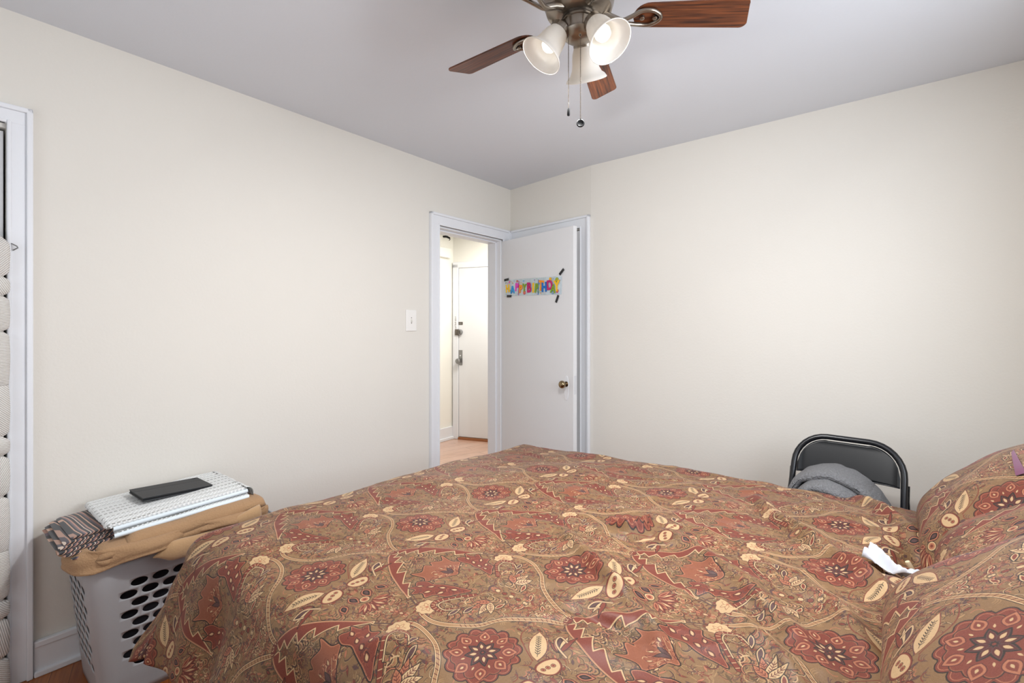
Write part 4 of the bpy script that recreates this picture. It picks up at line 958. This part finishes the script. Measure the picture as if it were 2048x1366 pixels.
# ================================================================= folding chair with a grey fleece blanket
CX = Vector((.72, -.69, 0)).normalized(); CF = Vector((-CX.y * -1, 0, 0)); CF = Vector((CX.y, -CX.x, 0))     # towards the bed
if CF.y > 0: CF = -CF
CO = Vector((1.530, 2.163, 0))
M_cblk = mat('black_enamel_tube', (14, 16, 22), .25, spec=.5); M_cpan = mat('black_satin_steel', (13, 15, 18), .32, spec=.28)
ch = thing('folding_chair', CO, 'black metal folding chair standing by the right-hand wall beyond the bed', 'chair')
HWc, RC, ZT = .203, .125, .812
def fr(x, z): return CO + CX * x + CF * (.36 * (1 - z / ZT)) + Z * z
path = [(-HWc - .012, .0), (-HWc - .006, .35), (-HWc, ZT - RC)]
path += [(-HWc + RC - RC * math.cos(q * math.pi / 16), ZT - RC + RC * math.sin(q * math.pi / 16)) for q in range(1, 9)]
path += [(-x, z) for x, z in path[::-1]]
b = MB(); b.tube([fr(x, z) for x, z in path], .0125, 14); b.build('frame_tube', M_cblk, ch, smooth=60)
def panel(i, j):
    x = -(HWc - .014) + 2 * (HWc - .014) * i / 40; ax = abs(x); top = ZT - .018
    if ax > HWc - RC: dx = ax - (HWc - RC); top = ZT - RC + math.sqrt(max(0, (RC - .016) ** 2 - dx * dx))
    zb = .652; z = zb + (max(top, zb + .01) - zb) * j / 18; u = x / HWc; v = (z - zb) / (ZT - zb)
    dish = -.020 * (1 - u * u) * (1 - .3 * v) + .004
    return fr(x, z) + CF * (dish * 1.0) + CF * (.006 * smoothstep(.80, 1, max(abs(u), v)))
b = MB(); b.grid(panel, 41, 19); pn = b.build('backrest', M_cpan, ch, smooth=180); m_ = pn.modifiers.new('t', 'SOLIDIFY'); m_.thickness = .003
b = MB(); b.tube([panel(i, 0) - Z * .001 for i in range(41)], .0032, 8); b.build('backrest_edge', M_cblk, ch, smooth=60)
b = MB(); b.box(CO, CX, CF, Z, -.185, .185, .10, .50, .432, .444); b.build('seat', M_cpan, ch, bevel=.005)
for s_ in (-1, 1):
    b = MB(); x = s_ * .187; b.tube([CO + CX * x + CF * .44 + Z * .425, CO + CX * x + CF * .14 + Z * .30, CO + CX * x - CF * .06 + Z * .0], .011, 12); b.build('rear_leg', M_cblk, ch, smooth=60)
    b = MB(); b.box(CO, CX, CF, Z, s_ * .200 - .004, s_ * .200 + .004, .09, .16, .40, .45); b.build('hinge_bracket', M_cblk, ch, bevel=.002)
    b = MB(); x = s_ * (HWc + .014); b.tube([fr(x, .66) - CF * .012, fr(x, .60) - CF * .020, fr(x * 1.03, .52) - CF * .03], .004, 8); b.build('side_lug', M_cblk, ch, smooth=60)
b = MB(); b.tube([fr(-HWc, .22), fr(HWc, .22)], .008, 10); b.tube([CO + CX * -.187 + CF * .02 + Z * .12, CO + CX * .187 + CF * .02 + Z * .12], .007, 10); b.build('cross_bar', M_cblk, ch, smooth=60)

M_fleece = mat('grey_sherpa_fleece', (118, 118, 120), .95, bump=1.0, bscale=120, noise=.42, nscale=150, sheen=.05); M_navy = mat('dark_underside', (52, 54, 66), .9, bump=.5, bscale=60)
def ribbon(b, P, fw, th, f0, mi=0, seed=0):     # thick folded layer: path in (across, height), width towards the viewer
    Q = catmull([Vector((x, 0, z)) for x, z in P], 10); n = len(Q)
    def pt(i, j):
        t = (Q[min(i + 1, n - 1)] - Q[max(i - 1, 0)]).normalized(); nr = Vector((-t.z, 0, t.x)); a = 2 * math.pi * j / 28; c, s = math.cos(a), math.sin(a)
        e = min(i, n - 1 - i) / 6; k = math.sqrt(min(1, e)) if e < 1 else 1; k = max(k, .05)
        q = Q[i] + nr * (th * k * math.copysign(abs(s) ** .7, s) + .004 * vnoise(i * .25, j * .3, seed))
        return CO + CX * q.x + CF * (f0 + fw * math.copysign(abs(c) ** .6, c) * (.7 + .3 * k) + .010 * vnoise(i * .12, seed, 1)) + Z * (q.z + (q.z - .455) * .28)
    b.grid(pt, n, 29)
b = MB()
ribbon(b, [(-.170, .455), (-.178, .53), (-.145, .605), (-.06, .640), (.02, .636), (.10, .600), (.155, .535), (.178, .470)], .105, .018, .175, seed=1)
ribbon(b, [(-.145, .47), (-.140, .555), (-.075, .610), (.0, .612), (.07, .580), (.13, .515), (.150, .465)], .125, .018, .245, seed=2)
ribbon(b, [(-.12, .48), (-.105, .545), (-.04, .570), (.03, .560), (.09, .515), (.12, .47)], .125, .017, .305, seed=3)
ribbon(b, [(-.085, .50), (-.04, .528), (.03, .515), (.08, .475)], .120, .016, .345, seed=4)
ribbon(b, [(-.12, .468), (0, .470), (.12, .466)], .150, .020, .285, seed=5)
gb = b.build('grey_fleece_blanket', M_fleece, smooth=180)
tag(gb, 'grey fleece blanket bundled on the seat of the black folding chair', 'blanket')

# ================================================================= knitted throw on the door at the picture's left edge
def knit_mat():
    m = bpy.data.materials.new('white_ribbed_knit'); m.use_nodes = True; nt = m.node_tree; bs = nt.nodes['Principled BSDF']
    uv = nt.nodes.new('ShaderNodeUVMap'); uv.uv_map = 'uv'; w = nt.nodes.new('ShaderNodeTexWave'); w.inputs['Scale'].default_value = 58; w.inputs['Distortion'].default_value = .6; w.inputs['Detail Scale'].default_value = 2
    nt.links.new(uv.outputs[0], w.inputs['Vector'])
    mx = nt.nodes.new('ShaderNodeMix'); mx.data_type = 'RGBA'; mx.inputs[6].default_value = srgb((196, 190, 182)); mx.inputs[7].default_value = srgb((240, 238, 234)); nt.links.new(w.outputs['Fac'], mx.inputs[0])
    nt.links.new(mx.outputs[2], bs.inputs['Base Color']); bs.inputs['Roughness'].default_value = .95
    bp = nt.nodes.new('ShaderNodeBump'); bp.inputs['Strength'].default_value = .6; bp.inputs['Distance'].default_value = .003; nt.links.new(w.outputs['Fac'], bp.inputs['Height']); nt.links.new(bp.outputs[0], bs.inputs['Normal'])
    return m
KD = 1.716
def kz(y): return EYE - (y - 660) * KD / FPX
bounds = [kz(y) for y in (463, 553, 592, 663, 770, 873, 911, 992, 1100, 1197, 1235, 1313, 1420)]
angs = [.7, -.5, 1.35, 1.5, -.75, 1.45, .5, .9, 1.57, -.7, -.2, -.9, 1.2]
b = MB(); NZ = 420; uvs = []
def kn(i, j):
    z = bounds[0] + (bounds[-1] - bounds[0]) * i / NZ; seg = max([k for k in range(len(bounds) - 1) if z <= bounds[k] + 1e-9] + [0]); q = (bounds[seg] - z) / (bounds[seg] - bounds[seg + 1] + 1e-9)
    nt_ = min(abs(z - bb) for k, bb in enumerate(bounds) if k not in (4, 8)); notch = .014 * math.exp(-(nt_ / .008) ** 2) * (1 if z < kz(480) else 0)
    bulge = .018 * math.sin(math.pi * min(1, max(0, q))) ** .6 + .012
    topk = smoothstep(0, .05, bounds[0] - z); w0 = 2.914 + notch + (1 - topk) * .03 - .004 * math.sin(math.pi * q); w1 = 3.22
    a = 2 * math.pi * j / 44; c, s = math.cos(a), math.sin(a); w = (w0 + w1) / 2 - (w1 - w0) / 2 * math.copysign(abs(c) ** .75, c); g = .042 + (bulge * topk + .002) * math.copysign(abs(s) ** .6, s)
    an = angs[seg]; uvs.append((w * math.cos(an) + z * math.sin(an), -w * math.sin(an) + z * math.cos(an)))
    return LW(w, g, z)
b.grid(kn, NZ + 1, 45); kt = b.build('knitted_throw', knit_mat(), smooth=180); cloth_uv(kt, uvs, 0)
tag(kt, 'white ribbed knitted throw hanging in gathered lobes from the door hook', 'throw')
b = MB(); hk = LW(2.905, .012, 1.617); b.tube([hk - V * .012 + Z * .012, hk + V * .010 + Z * .010 - U * -.0 , hk + V * .026 + U * .012, hk + V * .030 + U * .014 - Z * .006, hk + V * .012 + U * .004 - Z * .014], .0022, 8)
tag(b.build('door_hook', M_steel, smooth=60), 'small bent wire hook on the door frame above the white knitted throw', 'hook')

# ================================================================= birthday banner taped to the open door
M_foil = mat('silver_foil_banner', (206, 222, 232), .25, metal=.35, noise=.16, nscale=60)
BN0, BN1 = .045, .686
bn = thing('birthday_banner', DH + DE * BN0 + DN * .002 + Z * 1.65, 'shiny silver banner with colourful HAPPY BIRTHDAY letters, taped to the open door', 'banner')
bo = DH + DE * BN0 + Z * 1.653; TLT = -.022 / .641; BX = (DE + Z * TLT).normalized(); BY = (Z - DE * TLT).normalized(); BWd = .641
b = MB(); BANNER = b; b.grid(lambda i, j: bo + BX * (BWd * i / 40) + BY * (-.066 + .130 * j / 6) + DN * (.0025 + .0015 * math.sin(i * .9)), 41, 7); pass
cols = {'yellow': (250, 196, 20), 'blue': (20, 110, 196), 'magenta': (196, 20, 110), 'green': (126, 160, 40), 'orange': (246, 150, 20), 'pink': (226, 60, 190), 'sky': (30, 150, 220)}
LM = {k: mat('balloon_' + k, c, .25, spec=.6) for k, c in cols.items()}
txt = [('H', 'yellow', .018, -.040, 1.0), ('A', 'sky', .082, -.048, .92), ('P', 'pink', .135, -.030, 1.0), ('P', 'orange', .185, -.046, 1.0), ('Y', 'green', .222, -.034, .95), ('B', 'magenta', .276, -.046, 1.25), ('I', 'yellow', .336, -.048, 1.2), ('R', 'green', .362, -.046, 1.1), ('T', 'orange', .402, -.032, 1.25), ('H', 'blue', .440, -.046, 1.15), ('D', 'magenta', .497, -.034, 1.15), ('A', 'green', .535, -.052, 1.0), ('Y', 'yellow', .573, -.044, 1.25)]
lv, lf, lmi = [], [], []; mats_l = list(LM.values()); keys = list(LM.keys())
fnt = None
for q, (chx, col, x, y, s) in enumerate(txt):
    cu = bpy.data.curves.new('t', 'FONT'); cu.body = chx; cu.size = .082 * s; cu.offset = .0034; cu.extrude = .0010; cu.bevel_depth = .0008; cu.bevel_resolution = 1
    to = bpy.data.objects.new('t', cu); C.objects.link(to); bpy.context.view_layer.update()
    tm = bpy.data.meshes.new_from_object(to.evaluated_get(bpy.context.evaluated_depsgraph_get())); an = rnd.uniform(-.14, .10); wdt = .82
    k0 = len(lv)
    for v in tm.vertices:
        vx, vy = v.co.x * wdt, v.co.y; vx, vy = vx * math.cos(an) - vy * math.sin(an), vx * math.sin(an) + vy * math.cos(an)
        lv.append(tuple(bo + BX * (x + vx) + BY * (y + vy + .004) + DN * (.0055 + v.co.z + .0002 * q) - Vector(bn.location)))
    for p in tm.polygons: lf.append([i + k0 for i in p.vertices]); lmi.append(keys.index(col))
    bpy.data.objects.remove(to); bpy.data.curves.remove(cu); bpy.data.meshes.remove(tm)
me = bpy.data.meshes.new('lettering'); me.from_pydata(lv, [], lf)
for m_ in mats_l: me.materials.append(m_)
me.polygons.foreach_set('material_index', lmi); lo = bpy.data.objects.new('lettering', me); C.objects.link(lo); lo.parent = bn
b = BANNER
# confetti dots, balloons and streamers printed on the strip
cm = mats_l + [M_lockd, M_foil]; b.m = [len(cm) - 1] * len(b.m)
for q in range(70):
    x = rnd.uniform(.01, .63); y = rnd.choice([rnd.uniform(.030, .058), rnd.uniform(-.060, -.045), rnd.uniform(-.05, .05)]); r = rnd.uniform(.002, .0045); k = rnd.randrange(len(cm))
    n = 6; b.add([bo + BX * (x + r * math.cos(a * 1.047)) + BY * (y + r * 1.1 * math.sin(a * 1.047)) + DN * .0046 for a in range(n)], [tuple(range(n))], k)
for x, y, r, k in ((.595, .040, .017, 3), (.525, .048, .012, 0), (.600, -.042, .014, 2), (.245, -.044, .016, 2), (.155, .048, .010, 2), (.06, .045, .010, 5), (.555, -.052, .012, 6)):
    b.add([bo + BX * (x + r * math.cos(a * .3927)) + BY * (y + r * math.sin(a * .3927)) + DN * .0048 for a in range(16)], [tuple(range(16))], k)
    for q in range(5):
        a = q * 1.257; b.add([bo + BX * (x + r * .5 * math.cos(a) + r * .22 * math.cos(c * 1.047)) + BY * (y + r * .5 * math.sin(a) + r * .22 * math.sin(c * 1.047)) + DN * .0051 for c in range(6)], [tuple(range(6))], (0 if k != 0 else 4))
for x in (.175, .40):
    b.add([bo + BX * (x + dx) + BY * y + DN * .0046 for dx, y in ((-.003, -.064), (.003, -.064), (.003, .05), (-.003, .05))], [(0, 1, 2, 3)], 2 if x < .3 else 1)
b.build('foil_strip', cm, bn)
M_tape = mat('black_tape', (32, 34, 38), .45)
for x, y, an in ((.022, .066, .12), (.060, -.068, 0.0), (.640, .094, .75), (.602, -.098, 1.15)):
    b = MB(); a1 = BX * math.cos(an) + BY * math.sin(an); a2 = BY * math.cos(an) - BX * math.sin(an); b.box(bo + BX * x + BY * y, a1, a2, DN, -.028, .028, -.0095, .0095, .0045, .0062); b.build('tape_piece', M_tape, bn)
